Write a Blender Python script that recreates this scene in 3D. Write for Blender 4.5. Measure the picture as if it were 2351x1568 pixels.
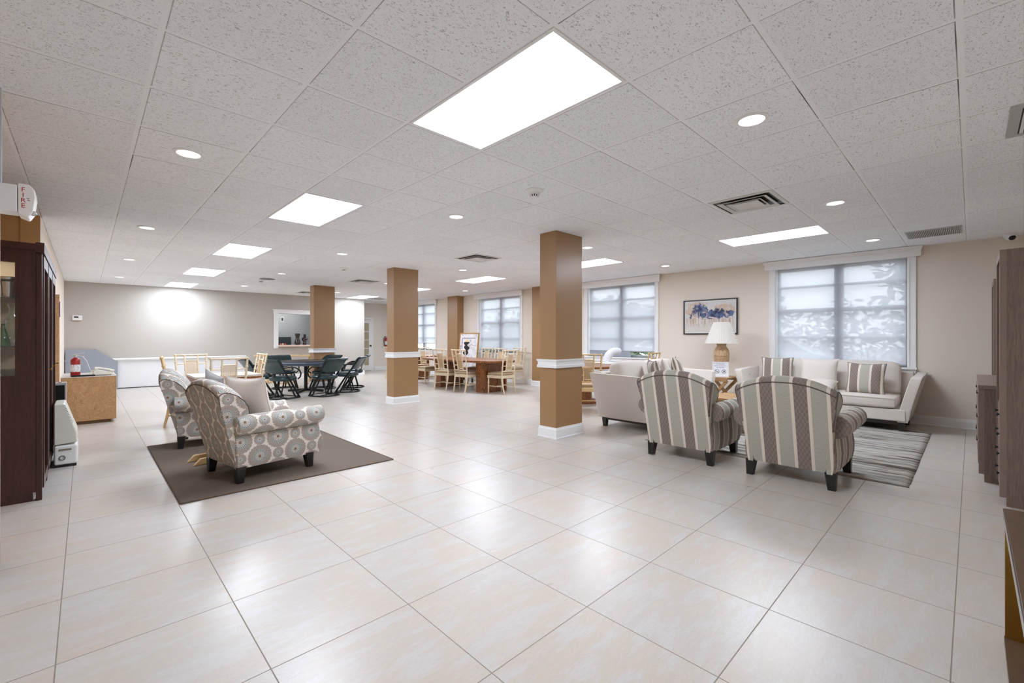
import bpy, bmesh, math, random
from mathutils import Vector, Matrix
PI = math.pi
for o in list(bpy.data.objects): bpy.data.objects.remove(o)
sc = bpy.context.scene
COL = sc.collection
# ------------------------------------------------------------------ camera, world, exposure
CH = 1.28
HZ = 2.641
cam = bpy.data.cameras.new('camera'); camo = bpy.data.objects.new('camera', cam); COL.objects.link(camo)
cam.sensor_width = 36.0; cam.lens = 36.0*1016.7/2351.0; cam.shift_y = -8.0/2351.0
cam.clip_start = 0.05; cam.clip_end = 300
YAW = 0.8038
camo.location = (0, 0, CH); camo.rotation_euler = (PI/2, 0, YAW-PI/2)
sc.camera = camo
w = bpy.data.worlds.new('world'); sc.world = w; w.use_nodes = True
wt = w.node_tree; wt.nodes.clear()
wo = wt.nodes.new('ShaderNodeOutputWorld'); wb = wt.nodes.new('ShaderNodeBackground')
wb.inputs['Color'].default_value = (0.90, 0.96, 1.0, 1); wb.inputs['Strength'].default_value = 1.12
wt.links.new(wb.outputs[0], wo.inputs[0])
vs = sc.view_settings
vs.view_transform = 'Standard'; vs.look = 'None'; vs.gamma = 1.0; vs.use_curve_mapping = False
vs.exposure = 2.06
PANEL_EMIT = 7.0
SPOT_EMIT = 1.6
try:
    sc.cycles.max_bounces = 12; sc.cycles.diffuse_bounces = 8; sc.cycles.glossy_bounces = 4
    sc.cycles.transparent_max_bounces = 12; sc.cycles.sample_clamp_indirect = 20.0
    sc.cycles.caustics_reflective = False; sc.cycles.caustics_refractive = False
except Exception: pass
random.seed(7)
# ------------------------------------------------------------------ helpers
def srgb(r, g=None, b=None):
    if g is None: g = b = r
    f = lambda c: (c/255/12.92) if c/255 <= 0.04045 else ((c/255+0.055)/1.055)**2.4
    return (f(r), f(g), f(b), 1)
class NT:
    """small node-tree builder"""
    def __init__(s, name):
        s.m = bpy.data.materials.new(name); s.m.use_nodes = True
        s.t = s.m.node_tree; s.t.nodes.clear()
        s.out = s.t.nodes.new('ShaderNodeOutputMaterial')
    def n(s, typ, ins=None, **kw):
        nd = s.t.nodes.new(typ)
        for k, v in kw.items(): setattr(nd, k, v)
        if ins:
            for k, v in ins.items(): s.set(nd.inputs[k], v)
        return nd
    def set(s, sock, v):
        if isinstance(v, bpy.types.NodeSocket): s.t.links.new(v, sock)
        else: sock.default_value = v
    def math(s, op, a, b=0.0, c=None, clamp=False):
        nd = s.t.nodes.new('ShaderNodeMath'); nd.operation = op; nd.use_clamp = clamp
        s.set(nd.inputs[0], a); s.set(nd.inputs[1], b)
        if c is not None: s.set(nd.inputs[2], c)
        return nd.outputs[0]
    def mix(s, f, a, b):
        nd = s.t.nodes.new('ShaderNodeMix'); nd.data_type = 'RGBA'
        s.set(nd.inputs[0], f); s.set(nd.inputs[6], a); s.set(nd.inputs[7], b)
        return nd.outputs[2]
    def sstep(s, lo, hi, v):
        nd = s.t.nodes.new('ShaderNodeMapRange'); nd.interpolation_type = 'SMOOTHSTEP'
        s.set(nd.inputs['Value'], v); nd.inputs['From Min'].default_value = lo; nd.inputs['From Max'].default_value = hi
        return nd.outputs[0]
    def coord(s, kind='Object', scale=(1, 1, 1), loc=(0, 0, 0), rot=(0, 0, 0)):
        tc = s.t.nodes.new('ShaderNodeTexCoord'); mp = s.t.nodes.new('ShaderNodeMapping')
        mp.inputs['Scale'].default_value = scale; mp.inputs['Location'].default_value = loc; mp.inputs['Rotation'].default_value = rot
        s.t.links.new(tc.outputs[kind], mp.inputs[0]); return mp.outputs[0]
    def sep(s, v):
        nd = s.n('ShaderNodeSeparateXYZ', {0: v}); return nd.outputs
    def noise(s, v, scale, detail=3.0, rough=0.5, dist=0.0):
        return s.n('ShaderNodeTexNoise', {'Vector': v, 'Scale': scale, 'Detail': detail, 'Roughness': rough, 'Distortion': dist}).outputs[0]
    def bsdf(s, col, rough=0.5, metal=0.0, spec=0.5, bump=None, bstr=0.2, bdist=0.01, **kw):
        b = s.t.nodes.new('ShaderNodeBsdfPrincipled')
        s.set(b.inputs['Base Color'], col); s.set(b.inputs['Roughness'], rough); s.set(b.inputs['Metallic'], metal)
        s.set(b.inputs['Specular IOR Level'], spec)
        for k, v in kw.items(): s.set(b.inputs[k], v)
        if bump is not None:
            bn = s.n('ShaderNodeBump', {'Height': bump, 'Strength': bstr, 'Distance': bdist}); s.t.links.new(bn.outputs[0], b.inputs['Normal'])
        s.t.links.new(b.outputs[0], s.out.inputs[0]); return b
MATS = {}
def plain(name, col, rough=0.5, metal=0.0, spec=0.5, nscale=0, nbump=0.0, vary=0.0, **kw):
    if name in MATS: return MATS[name]
    t = NT(name)
    c = col; bump = None
    if nscale:
        nz = t.noise(t.coord(), nscale, 4)
        if vary:
            c = t.mix(nz, tuple(x*(1-vary) for x in col[:3])+(1,), tuple(min(1, x*(1+vary)) for x in col[:3])+(1,))
        if nbump: bump = nz
    t.bsdf(c, rough, metal, spec, bump, nbump or 0.1, **kw)
    MATS[name] = t.m; return t.m
def fabric(name, col, col2=None, scale=160, rough=0.92):
    t = NT(name); v = t.coord()
    a = t.n('ShaderNodeTexNoise', {'Vector': v, 'Scale': scale, 'Detail': 3.0, 'Roughness': 0.7}).outputs[0]
    b = t.noise(v, 6, 2)
    c = t.mix(t.sstep(0.35, 0.65, a), col, col2 or tuple(x*1.25 for x in col[:3])+(1,))
    t.bsdf(c, rough, 0, 0.2, a, 0.35, 0.003, **{'Sheen Weight': 0.15}); return t.m
def wood(name, c1, c2, scale=(1, 8, 8), rough=0.4, ring=3.0, spec=0.5, bstr=0.06):
    t = NT(name); v = t.coord(scale=scale)
    a = t.noise(v, ring, 5, 0.6, 1.2); b = t.noise(v, ring*6, 4, 0.6, 0.3)
    f = t.sstep(0.3, 0.7, t.math('ADD', t.math('MULTIPLY', a, 0.65), t.math('MULTIPLY', b, 0.35)))
    t.bsdf(t.mix(f, c1, c2), rough, 0, spec, b, bstr); return t.m
def burl(name, dark, mid, light, rough=0.25, sc_=5.0, str_=(1, 1, 1)):
    t = NT(name); v = t.coord(scale=str_)
    d = t.n('ShaderNodeTexNoise', {'Vector': v, 'Scale': sc_*0.7, 'Detail': 4.0, 'Distortion': 1.2}).outputs[1]
    v2 = t.n('ShaderNodeVectorMath', {0: v, 1: d}, operation='ADD').outputs[0]
    a = t.noise(v2, sc_, 6, 0.65, 2.0); b = t.noise(v2, sc_*4, 5, 0.7, 1.5)
    c = t.mix(t.sstep(0.38, 0.6, a), dark, light); c = t.mix(t.sstep(0.4, 0.62, b), c, mid)
    t.bsdf(c, rough, 0, 0.5); return t.m

def new_bm(): return bmesh.new()
def box(bm, x0, x1, y0, y1, z0, z1, M=None):
    vs_ = [bm.verts.new(Vector(p) if M is None else M @ Vector(p)) for p in
           [(x0, y0, z0), (x1, y0, z0), (x1, y1, z0), (x0, y1, z0), (x0, y0, z1), (x1, y0, z1), (x1, y1, z1), (x0, y1, z1)]]
    for f in [(3, 2, 1, 0), (4, 5, 6, 7), (0, 1, 5, 4), (1, 2, 6, 5), (2, 3, 7, 6), (3, 0, 4, 7)]:
        bm.faces.new([vs_[i] for i in f])
    return vs_
def loft(bm, rings, close=True, cap=True):
    R = [[bm.verts.new(p) for p in r] for r in rings]
    n = len(R[0])
    for a, b in zip(R[:-1], R[1:]):
        for i in range(n if close else n-1):
            j = (i+1) % n
            bm.faces.new([a[i], a[j], b[j], b[i]])
    if cap and close:
        bm.faces.new(list(reversed(R[0]))); bm.faces.new(R[-1])
    return R
def frame_at(d):
    d = Vector(d).normalized(); u = Vector((0, 0, 1)) if abs(d.z) < 0.9 else Vector((1, 0, 0))
    a = d.cross(u).normalized(); b = a.cross(d).normalized(); return a, b
def tube(bm, pts, r, seg=8, cap=True, sq=False):
    pts = [Vector(p) for p in pts]; n = len(pts)
    rr = r if isinstance(r, (list, tuple)) else [r]*n
    rings = []; a = b = None
    for i, p in enumerate(pts):
        d = (pts[min(i+1, n-1)]-pts[max(i-1, 0)])
        if d.length < 1e-9: d = Vector((0, 0, 1))
        d.normalize()
        if a is None: a, b = frame_at(d)
        else:
            a = (a-d*a.dot(d)); a = a.normalized() if a.length > 1e-6 else frame_at(d)[0]; b = d.cross(a).normalized()*-1
            b = a.cross(d).normalized()
        ring = []
        for k in range(seg):
            t = 2*PI*(k+(0.5 if sq else 0))/seg
            ring.append(p+a*math.cos(t)*rr[i]+b*math.sin(t)*rr[i])
        rings.append(ring)
    loft(bm, rings, True, cap)
def bar(bm, p, q, w_, h_=None):
    """rectangular bar from p to q"""
    p = Vector(p); q = Vector(q); a, b = frame_at(q-p); h_ = h_ or w_
    rings = [[c+a*sx*w_/2+b*sy*h_/2 for sx, sy in ((-1, -1), (1, -1), (1, 1), (-1, 1))] for c in (p, q)]
    loft(bm, rings)
def lathe(bm, prof, c=(0, 0, 0), seg=24, ax='z', cap=True):
    rings = []
    for r, h in prof:
        r = max(r, 1e-4); ring = []
        for k in range(seg):
            t = 2*PI*k/seg
            if ax == 'z': p = (c[0]+r*math.cos(t), c[1]+r*math.sin(t), c[2]+h)
            elif ax == 'x': p = (c[0]+h, c[1]+r*math.cos(t), c[2]+r*math.sin(t))
            else: p = (c[0]+r*math.sin(t), c[1]+h, c[2]+r*math.cos(t))
            ring.append(Vector(p))
        rings.append(ring)
    loft(bm, rings, True, cap)
def prism(bm, poly, a0, a1, ax='y'):
    def P(u, v, a): return Vector({'y': (u, a, v), 'x': (a, u, v), 'z': (u, v, a)}[ax])
    loft(bm, [[P(u, v, a0) for u, v in poly], [P(u, v, a1) for u, v in poly]])
def rbox(bm, x0, x1, y0, y1, z0, z1, r=0.03, puff=0.0, n=7):
    """soft rounded box (cushion): superellipsoid-ish grid"""
    cx, cy, cz = (x0+x1)/2, (y0+y1)/2, (z0+z1)/2; hx, hy, hz = (x1-x0)/2, (y1-y0)/2, (z1-z0)/2
    tmp = bmesh.new(); bmesh.ops.create_cube(tmp, size=2.0)
    bmesh.ops.subdivide_edges(tmp, edges=tmp.edges[:], cuts=n, use_grid_fill=True)
    mp = {}
    for v in tmp.verts:
        p = v.co
        q = Vector((p.x*hx, p.y*hy, p.z*hz))
        inner = Vector((max(-hx+r, min(hx-r, q.x)), max(-hy+r, min(hy-r, q.y)), max(-hz+r, min(hz-r, q.z))))
        d = q-inner
        if d.length > 1e-9: q = inner+d.normalized()*r*min(1.0, d.length/r) if d.length > r else inner+d
        if puff:
            q.z += puff*math.copysign(1, p.z)*abs(p.z)**2*(1-p.x**2)*(1-p.y**2)
        mp[v] = bm.verts.new((q.x+cx, q.y+cy, q.z+cz))
    for f in tmp.faces: bm.faces.new([mp[v] for v in f.verts])
    tmp.free()
def xform(bm, M):
    bmesh.ops.transform(bm, matrix=M, verts=bm.verts[:])
def obj(name, bm, mat, parent=None, smooth=40, bevel=0.0, uv=None, subsurf=0, seg=2):
    me = bpy.data.meshes.new(name)
    bmesh.ops.recalc_face_normals(bm, faces=bm.faces[:])
    if uv is not None:
        L = bm.loops.layers.uv.new('UVMap')
        for f in bm.faces:
            for l in f.loops: l[L].uv = uv(l.vert.co, f.normal)
    bm.to_mesh(me); bm.free()
    if smooth:
        for p in me.polygons: p.use_smooth = True
        me.set_sharp_from_angle(angle=math.radians(smooth))
    if mat is not None: me.materials.append(mat)
    o = bpy.data.objects.new(name, me); COL.objects.link(o)
    if parent is not None: o.parent = parent
    if bevel:
        b = o.modifiers.new('bevel', 'BEVEL'); b.width = bevel; b.segments = seg; b.limit_method = 'ANGLE'; b.angle_limit = math.radians(35)
        b.harden_normals = True
    if subsurf:
        b = o.modifiers.new('sub', 'SUBSURF'); b.levels = subsurf; b.render_levels = subsurf
    return o
def tag(o, label, cat, group=None):
    o['label'] = label; o['category'] = cat
    if group: o['group'] = group
    return o
def thing(name, label, cat, loc=(0, 0, 0), rz=0.0, group=None):
    o = bpy.data.objects.new(name, None); COL.objects.link(o)
    o.empty_display_size = 0.1; o.location = loc; o.rotation_euler = (0, 0, rz)
    return tag(o, label, cat, group)
def struct(name, bm, m, parent=None, **kw):
    o = obj(name, bm, m, parent, **kw)
    if parent is None: o['kind'] = 'structure'
    return o
def dup(root, loc, rz, label, group=None):
    def cp(o, par):
        c = o.copy(); COL.objects.link(c)
        if par is not None: c.parent = par; c.matrix_parent_inverse = o.matrix_parent_inverse.copy()
        for ch in o.children: cp(ch, c)
        return c
    r = cp(root, None); r.location = loc; r.rotation_euler = (0, 0, rz); r['label'] = label
    if group: r['group'] = group
    return r
def flat_uv(co, n): return (co.x, co.y)
def box_uv(co, n):
    ax = max(range(3), key=lambda i: abs(n[i]))
    return ((co.y, co.z), (co.x, co.z), (co.x, co.y))[ax]

# ------------------------------------------------------------------ materials
def mat_floor():
    t = NT('floor_tile'); tc = t.coord()
    x, y, z = t.sep(tc)
    TX, TY, A0, B0 = 0.6015, 0.6083, 1.1188, 1.2710
    fx = t.math('DIVIDE', t.math('SUBTRACT', x, A0), TX); fy = t.math('DIVIDE', t.math('SUBTRACT', y, B0), TY)
    ix = t.math('FLOOR', fx); iy = t.math('FLOOR', fy)
    px = t.math('MULTIPLY', t.math('PINGPONG', fx, 0.5), TX); py = t.math('MULTIPLY', t.math('PINGPONG', fy, 0.5), TY)
    gd = t.math('MINIMUM', px, py)
    grout = t.math('SUBTRACT', 1.0, t.sstep(0.0014, 0.0030, gd))
    cell = t.n('ShaderNodeCombineXYZ', {0: ix, 1: iy, 2: 0.0}).outputs[0]
    rnd = t.n('ShaderNodeTexWhiteNoise', {'Vector': cell}).outputs
    off = t.n('ShaderNodeVectorMath', {0: rnd[1], 1: (7.0, 7.0, 7.0)}, operation='MULTIPLY').outputs[0]
    v = t.n('ShaderNodeVectorMath', {0: tc, 1: off}, operation='ADD').outputs[0]
    vs_ = t.n('ShaderNodeMapping', {'Vector': v, 'Scale': (1.0, 3.2, 1.0)}).outputs[0]
    big = t.noise(v, 1.7, 5, 0.6, 0.2); streak = t.noise(vs_, 4.0, 6, 0.62, 0.15); fine = t.noise(vs_, 45, 5, 0.85)
    c = t.mix(t.sstep(0.40, 0.62, big), srgb(196, 190, 182), srgb(198, 186, 171))
    c = t.mix(t.math('MULTIPLY', t.sstep(0.45, 0.62, streak), 0.75), c, srgb(201, 198, 195))
    c = t.mix(t.math('MULTIPLY', t.sstep(0.47, 0.34, streak), 0.40), c, srgb(206, 194, 183))
    c = t.mix(t.math('MULTIPLY', t.sstep(0.42, 0.62, fine), 0.40), c, srgb(180, 173, 165))
    tone = t.math('MULTIPLY', rnd[0], 0.14)
    c = t.mix(tone, c, srgb(226, 214, 203))
    c = t.mix(grout, c, srgb(140, 128, 116))
    rough = t.math('ADD', t.math('MULTIPLY', streak, 0.12), 0.24)
    rough = t.math('ADD', rough, t.math('MULTIPLY', grout, 0.4))
    hgt = t.math('SUBTRACT', t.math('MULTIPLY', fine, 0.06), t.math('MULTIPLY', grout, 0.8))
    t.bsdf(c, rough, 0, 0.40, hgt, 0.22, 0.004); return t.m
GX, GY, GS = 1.4615, 1.2543, 0.6096
def mat_ceiling():
    t = NT('ceiling_tile'); tc = t.coord()
    x, y, z = t.sep(tc)
    fx = t.math('DIVIDE', t.math('SUBTRACT', x, GX), GS); fy = t.math('DIVIDE', t.math('SUBTRACT', y, GY), GS)
    ix = t.math('FLOOR', fx); iy = t.math('FLOOR', fy)
    dx = t.math('MULTIPLY', t.math('PINGPONG', fx, 0.5), GS); dy = t.math('MULTIPLY', t.math('PINGPONG', fy, 0.5), GS)
    d = t.math('MINIMUM', dx, dy)
    tbar = t.math('SUBTRACT', 1.0, t.sstep(0.0112, 0.0122, d))
    def gp(f):
        a = t.math('MULTIPLY', t.math('FRACT', f), GS)
        return t.math('MULTIPLY', t.math('GREATER_THAN', a, 0.0118), t.math('LESS_THAN', a, 0.0168))
    gapw = t.math('MULTIPLY', t.math('MAXIMUM', gp(fx), gp(fy)), t.math('SUBTRACT', 1.0, tbar))
    cell = t.n('ShaderNodeCombineXYZ', {0: ix, 1: iy, 2: 0.0}).outputs[0]
    rnd = t.n('ShaderNodeTexWhiteNoise', {'Vector': cell}).outputs
    off = t.n('ShaderNodeVectorMath', {0: rnd[1], 1: (9.0, 9.0, 9.0)}, operation='MULTIPLY').outputs[0]
    v = t.n('ShaderNodeVectorMath', {0: tc, 1: off}, operation='ADD').outputs[0]
    sc2 = t.n('ShaderNodeCombineXYZ', {0: t.math('ADD', 0.55, t.math('MULTIPLY', rnd[0], 0.5)), 1: 1.5, 2: 1.0}).outputs[0]
    vs_ = t.n('ShaderNodeVectorMath', {0: v, 1: sc2}, operation='MULTIPLY').outputs[0]
    worm = t.noise(vs_, 78, 3, 0.55, 1.5); worm2 = t.noise(v, 120, 2, 0.5, 0.5)
    m1 = t.math('SUBTRACT', 1.0, t.sstep(0.36, 0.405, worm)); m2 = t.math('SUBTRACT', 1.0, t.sstep(0.28, 0.34, worm2))
    mark = t.math('MAXIMUM', m1, m2)
    base = t.mix(rnd[0], srgb(247, 250, 254), srgb(241, 244, 249))
    c = t.mix(t.math('MULTIPLY', mark, 0.55), base, srgb(96, 95, 92))
    c = t.mix(tbar, c, srgb(245, 247, 251))
    axis = t.math('MULTIPLY', gapw, t.math('ADD', 0.45, t.math('MULTIPLY', t.sstep(0.5, 0.75, t.noise(v, 1.3, 1)), 0.55)))
    c = t.mix(axis, c, srgb(70, 68, 66))
    h = t.math('SUBTRACT', t.math('MULTIPLY', tbar, 0.9), t.math('MULTIPLY', mark, 0.5))
    t.bsdf(c, 0.85, 0, 0.2, h, 0.4, 0.003); return t.m
def mat_paint(name, col, scale=220):
    t = NT(name); v = t.coord(); a = t.noise(v, scale, 3, 0.6)
    t.bsdf(col, 0.62, 0, 0.35, a, 0.12, 0.002); return t.m
M_FLOOR = mat_floor(); M_CEIL = mat_ceiling()
M_WALLW = mat_paint('paint_greige', srgb(227, 217, 204))  # window wall greige, lightened in colour to make up for weak light
M_WALLF = mat_paint('paint_greige_glare_dimmed', srgb(186, 181, 173))  # same greige, darkened in colour to offset the last panel's glare
M_WALLG = mat_paint('paint_cool_grey', srgb(150, 155, 158))
M_CREAM = mat_paint('paint_cream', srgb(242, 230, 217))
M_TAN = mat_paint('paint_tan', srgb(206, 160, 106), 260)
t_ = NT('column_paint'); v_ = t_.coord(); t_.bsdf(srgb(160, 124, 86), 0.32, 0, 0.5, t_.noise(v_, 240, 3), 0.10, 0.002); M_COL = t_.m
M_WHITE = plain('white_trim', srgb(236, 236, 236), 0.35)
M_WHITEP = plain('white_wainscot', srgb(226, 227, 228), 0.45)
M_BLACK = plain('black_wood', srgb(30, 26, 24), 0.35)
M_BLACKM = plain('black_metal', srgb(22, 22, 24), 0.35, 0.3)
M_CHROME = plain('chrome', srgb(205, 207, 210), 0.18, 1.0)
M_STEEL = plain('painted_steel', srgb(190, 190, 190), 0.4, 0.2)
M_BRASS = plain('brass', srgb(222, 184, 96), 0.12, 1.0)
M_DWOOD = wood('dark_mahogany', srgb(46, 22, 18), srgb(72, 36, 28), (1, 1, 0.1), 0.33, 22)
M_TAUPE = wood('taupe_oak', srgb(104, 87, 77), srgb(136, 116, 104), (9, 9, 0.55), 0.5, 9)
M_TAUPE2 = plain('taupe_edge', srgb(136, 117, 106), 0.4, 0, 0.5, 30, 0.05, 0.1)
M_SOFA = fabric('light_grey_linen', srgb(202, 193, 184), srgb(226, 218, 209), 420)
M_PILL = fabric('grey_linen', srgb(210, 200, 190), srgb(230, 221, 212), 420)
M_BAMB = plain('bleached_bamboo', srgb(222, 203, 173), 0.38, 0, 0.5, 18, 0.05, 0.10)
M_BAMBG = plain('honey_bamboo', srgb(210, 178, 128), 0.38, 0, 0.5, 18, 0.05, 0.10)
M_SEATC = fabric('tan_seat_fabric', srgb(166, 142, 112), srgb(190, 166, 136), 300)
M_BURL = burl('burl_wood', srgb(58, 28, 12), srgb(118, 66, 30), srgb(184, 116, 60), 0.28, 6.0, (1.5, 1.5, 1.2))
M_BURL2 = burl('pale_burl', srgb(150, 112, 74), srgb(172, 132, 90), srgb(196, 156, 110), 0.42, 5.5, (2, 2, 1))
M_PINE = wood('warm_pine', srgb(150, 112, 70), srgb(190, 152, 106), (6, 1, 6), 0.45, 3)
M_GREEN = plain('dark_green_leather', srgb(18, 48, 52), 0.30, 0, 0.6, 40, 0.05, 0.15)
M_OUTG = plain('outdoor_ground', srgb(176, 174, 168), 0.9, 0, 0.2, 3, 0.2, 0.3)
M_GLASSY = None
def mat_pane():
    t = NT('window_glass'); a = t.n('ShaderNodeBsdfTransparent', {'Color': (0.96, 0.97, 0.97, 1)}); b = t.n('ShaderNodeBsdfGlossy', {'Roughness': 0.02})
    m = t.n('ShaderNodeMixShader', {0: 0.06}); t.t.links.new(a.outputs[0], m.inputs[1]); t.t.links.new(b.outputs[0], m.inputs[2]); t.t.links.new(m.outputs[0], t.out.inputs[0]); return t.m
M_PANE = mat_pane()
def mat_shade():
    t = NT('solar_shade_mesh'); a = t.n('ShaderNodeBsdfTransparent', {'Color': (0.97, 0.98, 0.98, 1)})
    b = t.n('ShaderNodeBsdfTranslucent', {'Color': (0.68, 0.69, 0.75, 1)}); d = t.n('ShaderNodeBsdfDiffuse', {'Color': (0.64, 0.65, 0.69, 1)})
    m1 = t.n('ShaderNodeMixShader', {0: 0.35}); t.t.links.new(b.outputs[0], m1.inputs[1]); t.t.links.new(d.outputs[0], m1.inputs[2])
    m = t.n('ShaderNodeMixShader', {0: 0.73}); t.t.links.new(a.outputs[0], m.inputs[1]); t.t.links.new(m1.outputs[0], m.inputs[2])
    t.t.links.new(m.outputs[0], t.out.inputs[0]); return t.m
M_SHADE = mat_shade()
def mat_emit(name, col, s):
    t = NT(name); e = t.n('ShaderNodeEmission', {'Color': col, 'Strength': s}); t.t.links.new(e.outputs[0], t.out.inputs[0]); return t.m
M_PANEL = mat_emit('lit_diffuser', (0.89, 0.97, 1.11, 1), PANEL_EMIT)
M_SPOT = mat_emit('lit_lens', (1.0, 0.95, 0.86, 1), SPOT_EMIT)
def mat_stripe():
    """sofa-stripe fabric: taupe, cream, sage, cream; runs along UV x, period .26 m, sage centred on 0"""
    t = NT('striped_upholstery'); tc = t.n('ShaderNodeTexCoord').outputs['UV']
    x, y, z = t.sep(tc)
    p = 0.26; f = t.math('PINGPONG', x, p/2)       # 0 at sage centre, p/2 at taupe centre
    sage, taupe, cream = srgb(176, 174, 160), srgb(140, 128, 119), srgb(222, 210, 196)
    n1 = t.noise(t.coord('UV', (1, 0.25, 1)), 260, 3, 0.7); n2 = t.noise(t.coord('UV', (1, 1, 1)), 300, 2, 0.7)
    chk = t.n('ShaderNodeTexChecker', {'Vector': t.coord('UV', (1, 0.55, 1)), 'Scale': 62.0}).outputs[1]
    s = t.mix(t.sstep(0.3, 0.7, n1), tuple(c*0.82 for c in sage[:3])+(1,), tuple(c*1.12 for c in sage[:3])+(1,))
    u = t.mix(t.sstep(0.3, 0.7, n1), tuple(c*0.85 for c in taupe[:3])+(1,), tuple(c*1.15 for c in taupe[:3])+(1,))
    u = t.mix(t.math('MULTIPLY', chk, 0.35), u, srgb(96, 82, 82))
    c = t.mix(t.sstep(0.0540, 0.0555, f), s, cream); c = t.mix(t.sstep(0.0790, 0.0805, f), c, u)
    t.bsdf(c, 0.9, 0, 0.2, n2, 0.3, 0.002, **{'Sheen Weight': 0.15}); return t.m
def mat_medallion():
    t = NT('medallion_upholstery'); tc = t.n('ShaderNodeTexCoord').outputs['UV']
    x, y, z = t.sep(tc)
    A, B = 0.325, 0.30
    cream, brown, grey, blue, rust = srgb(228, 219, 208), srgb(84, 66, 53), srgb(128, 130, 126), srgb(176, 179, 175), srgb(140, 112, 96)
    def local(ox, oy):
        lx = t.math('MULTIPLY', t.math('SUBTRACT', t.math('FRACT', t.math('ADD', t.math('DIVIDE', x, A), ox)), 0.5), A)
        ly = t.math('MULTIPLY', t.math('SUBTRACT', t.math('FRACT', t.math('ADD', t.math('DIVIDE', y, B), oy)), 0.5), B)
        r = t.math('SQRT', t.math('ADD', t.math('MULTIPLY', lx, lx), t.math('MULTIPLY', ly, ly)))
        th = t.math('ARCTAN2', ly, lx); return r, th
    col = cream
    def medal(col, ox, oy, R, n):
        r, th = local(ox, oy); q = t.math('DIVIDE', r, R)
        edge = t.math('ADD', 1.0, t.math('MULTIPLY', t.math('SINE', t.math('MULTIPLY', th, n)), 0.035))
        ins = t.math('SUBTRACT', 1.0, t.sstep(0.97, 1.0, t.math('DIVIDE', q, edge)))
        s1 = t.math('SINE', t.math('ADD', t.math('MULTIPLY', th, n), t.math('MULTIPLY', q, 26.0)))
        s2 = t.math('SINE', t.math('SUBTRACT', t.math('MULTIPLY', th, n), t.math('MULTIPLY', q, 26.0)))
        lace = t.math('GREATER_THAN', t.math('MAXIMUM', t.math('MULTIPLY', s1, s1), t.math('MULTIPLY', s2, s2)), 0.84)
        outer = t.mix(lace, brown, cream)
        rings = t.math('SINE', t.math('MULTIPLY', q, 44.0)); sp = t.math('SINE', t.math('MULTIPLY', th, n))
        mid = t.mix(t.math('GREATER_THAN', t.math('ADD', rings, sp), 0.55), blue, grey)
        inner = t.mix(t.math('GREATER_THAN', t.math('SINE', t.math('MULTIPLY', th, 16.0)), 0.1), cream, grey)
        c = t.mix(t.sstep(0.60, 0.62, q), mid, outer)
        c = t.mix(t.math('SUBTRACT', 1.0, t.sstep(0.36, 0.38, q)), c, inner)
        c = t.mix(t.math('SUBTRACT', 1.0, t.sstep(0.11, 0.13, q)), c, rust)
        return t.mix(ins, col, c)
    col = medal(col, 0.5, 0.5, 0.103, 22.0); col = medal(col, 0.0, 0.0, 0.103, 22.0)
    col = medal(col, 0.0, 0.5, 0.050, 12.0); col = medal(col, 0.5, 0.0, 0.050, 12.0)
    nz = t.noise(t.coord('UV'), 500, 2)
    t.bsdf(col, 0.9, 0, 0.2, nz, 0.25, 0.002, **{'Sheen Weight': 0.1}); return t.m
M_STRIPE = mat_stripe(); M_MEDAL = mat_medallion()
def mat_cane():
    t = NT('woven_cane'); v = t.coord('UV'); x, y, z = t.sep(v)
    p = 0.013
    gx = t.math('LESS_THAN', t.math('PINGPONG', x, p/2), 0.0026); gy = t.math('LESS_THAN', t.math('PINGPONG', y, p/2), 0.0026)
    a = t.math('MAXIMUM', gx, gy)
    b = t.n('ShaderNodeBsdfPrincipled', {'Base Color': srgb(206, 178, 136), 'Roughness': 0.6}); tr = t.n('ShaderNodeBsdfTransparent')
    m = t.n('ShaderNodeMixShader', {0: a}); t.t.links.new(tr.outputs[0], m.inputs[1]); t.t.links.new(b.outputs[0], m.inputs[2]); t.t.links.new(m.outputs[0], t.out.inputs[0]); return t.m
M_CANE = mat_cane()

# ------------------------------------------------------------------ room shell
XW, YF, XL, YR, YD = 8.9, 14.95, -0.36, -0.72, 16.4
bm = new_bm(); box(bm, -2.75, XW+0.2, YR-0.15, YD+0.15, -0.12, 0); struct('floor', bm, M_FLOOR, smooth=0)
bm = new_bm(); box(bm, -2.75, XW+0.2, YR-0.15, YD+0.15, HZ, HZ+0.1); struct('ceiling', bm, M_CEIL, smooth=0)
# window wall with openings
WZ0, WZ1 = 0.84, 2.50
WIN = [(0.66, 2.44, 0.87), (4.76, 6.55, 0.985), (8.89, 10.72, 0.93), (13.13, 14.95, 1.105)]
bm = new_bm(); ys = YR-0.15
for a, b, _ in WIN:
    box(bm, XW, XW+0.2, ys, a, 0, HZ); box(bm, XW, XW+0.2, a, b, 0, WZ0); box(bm, XW, XW+0.2, a, b, WZ1, HZ); ys = b
box(bm, XW, XW+0.2, ys, YD+0.15, 0, HZ)
struct('wall_window', bm, M_WALLW, smooth=0)
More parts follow.
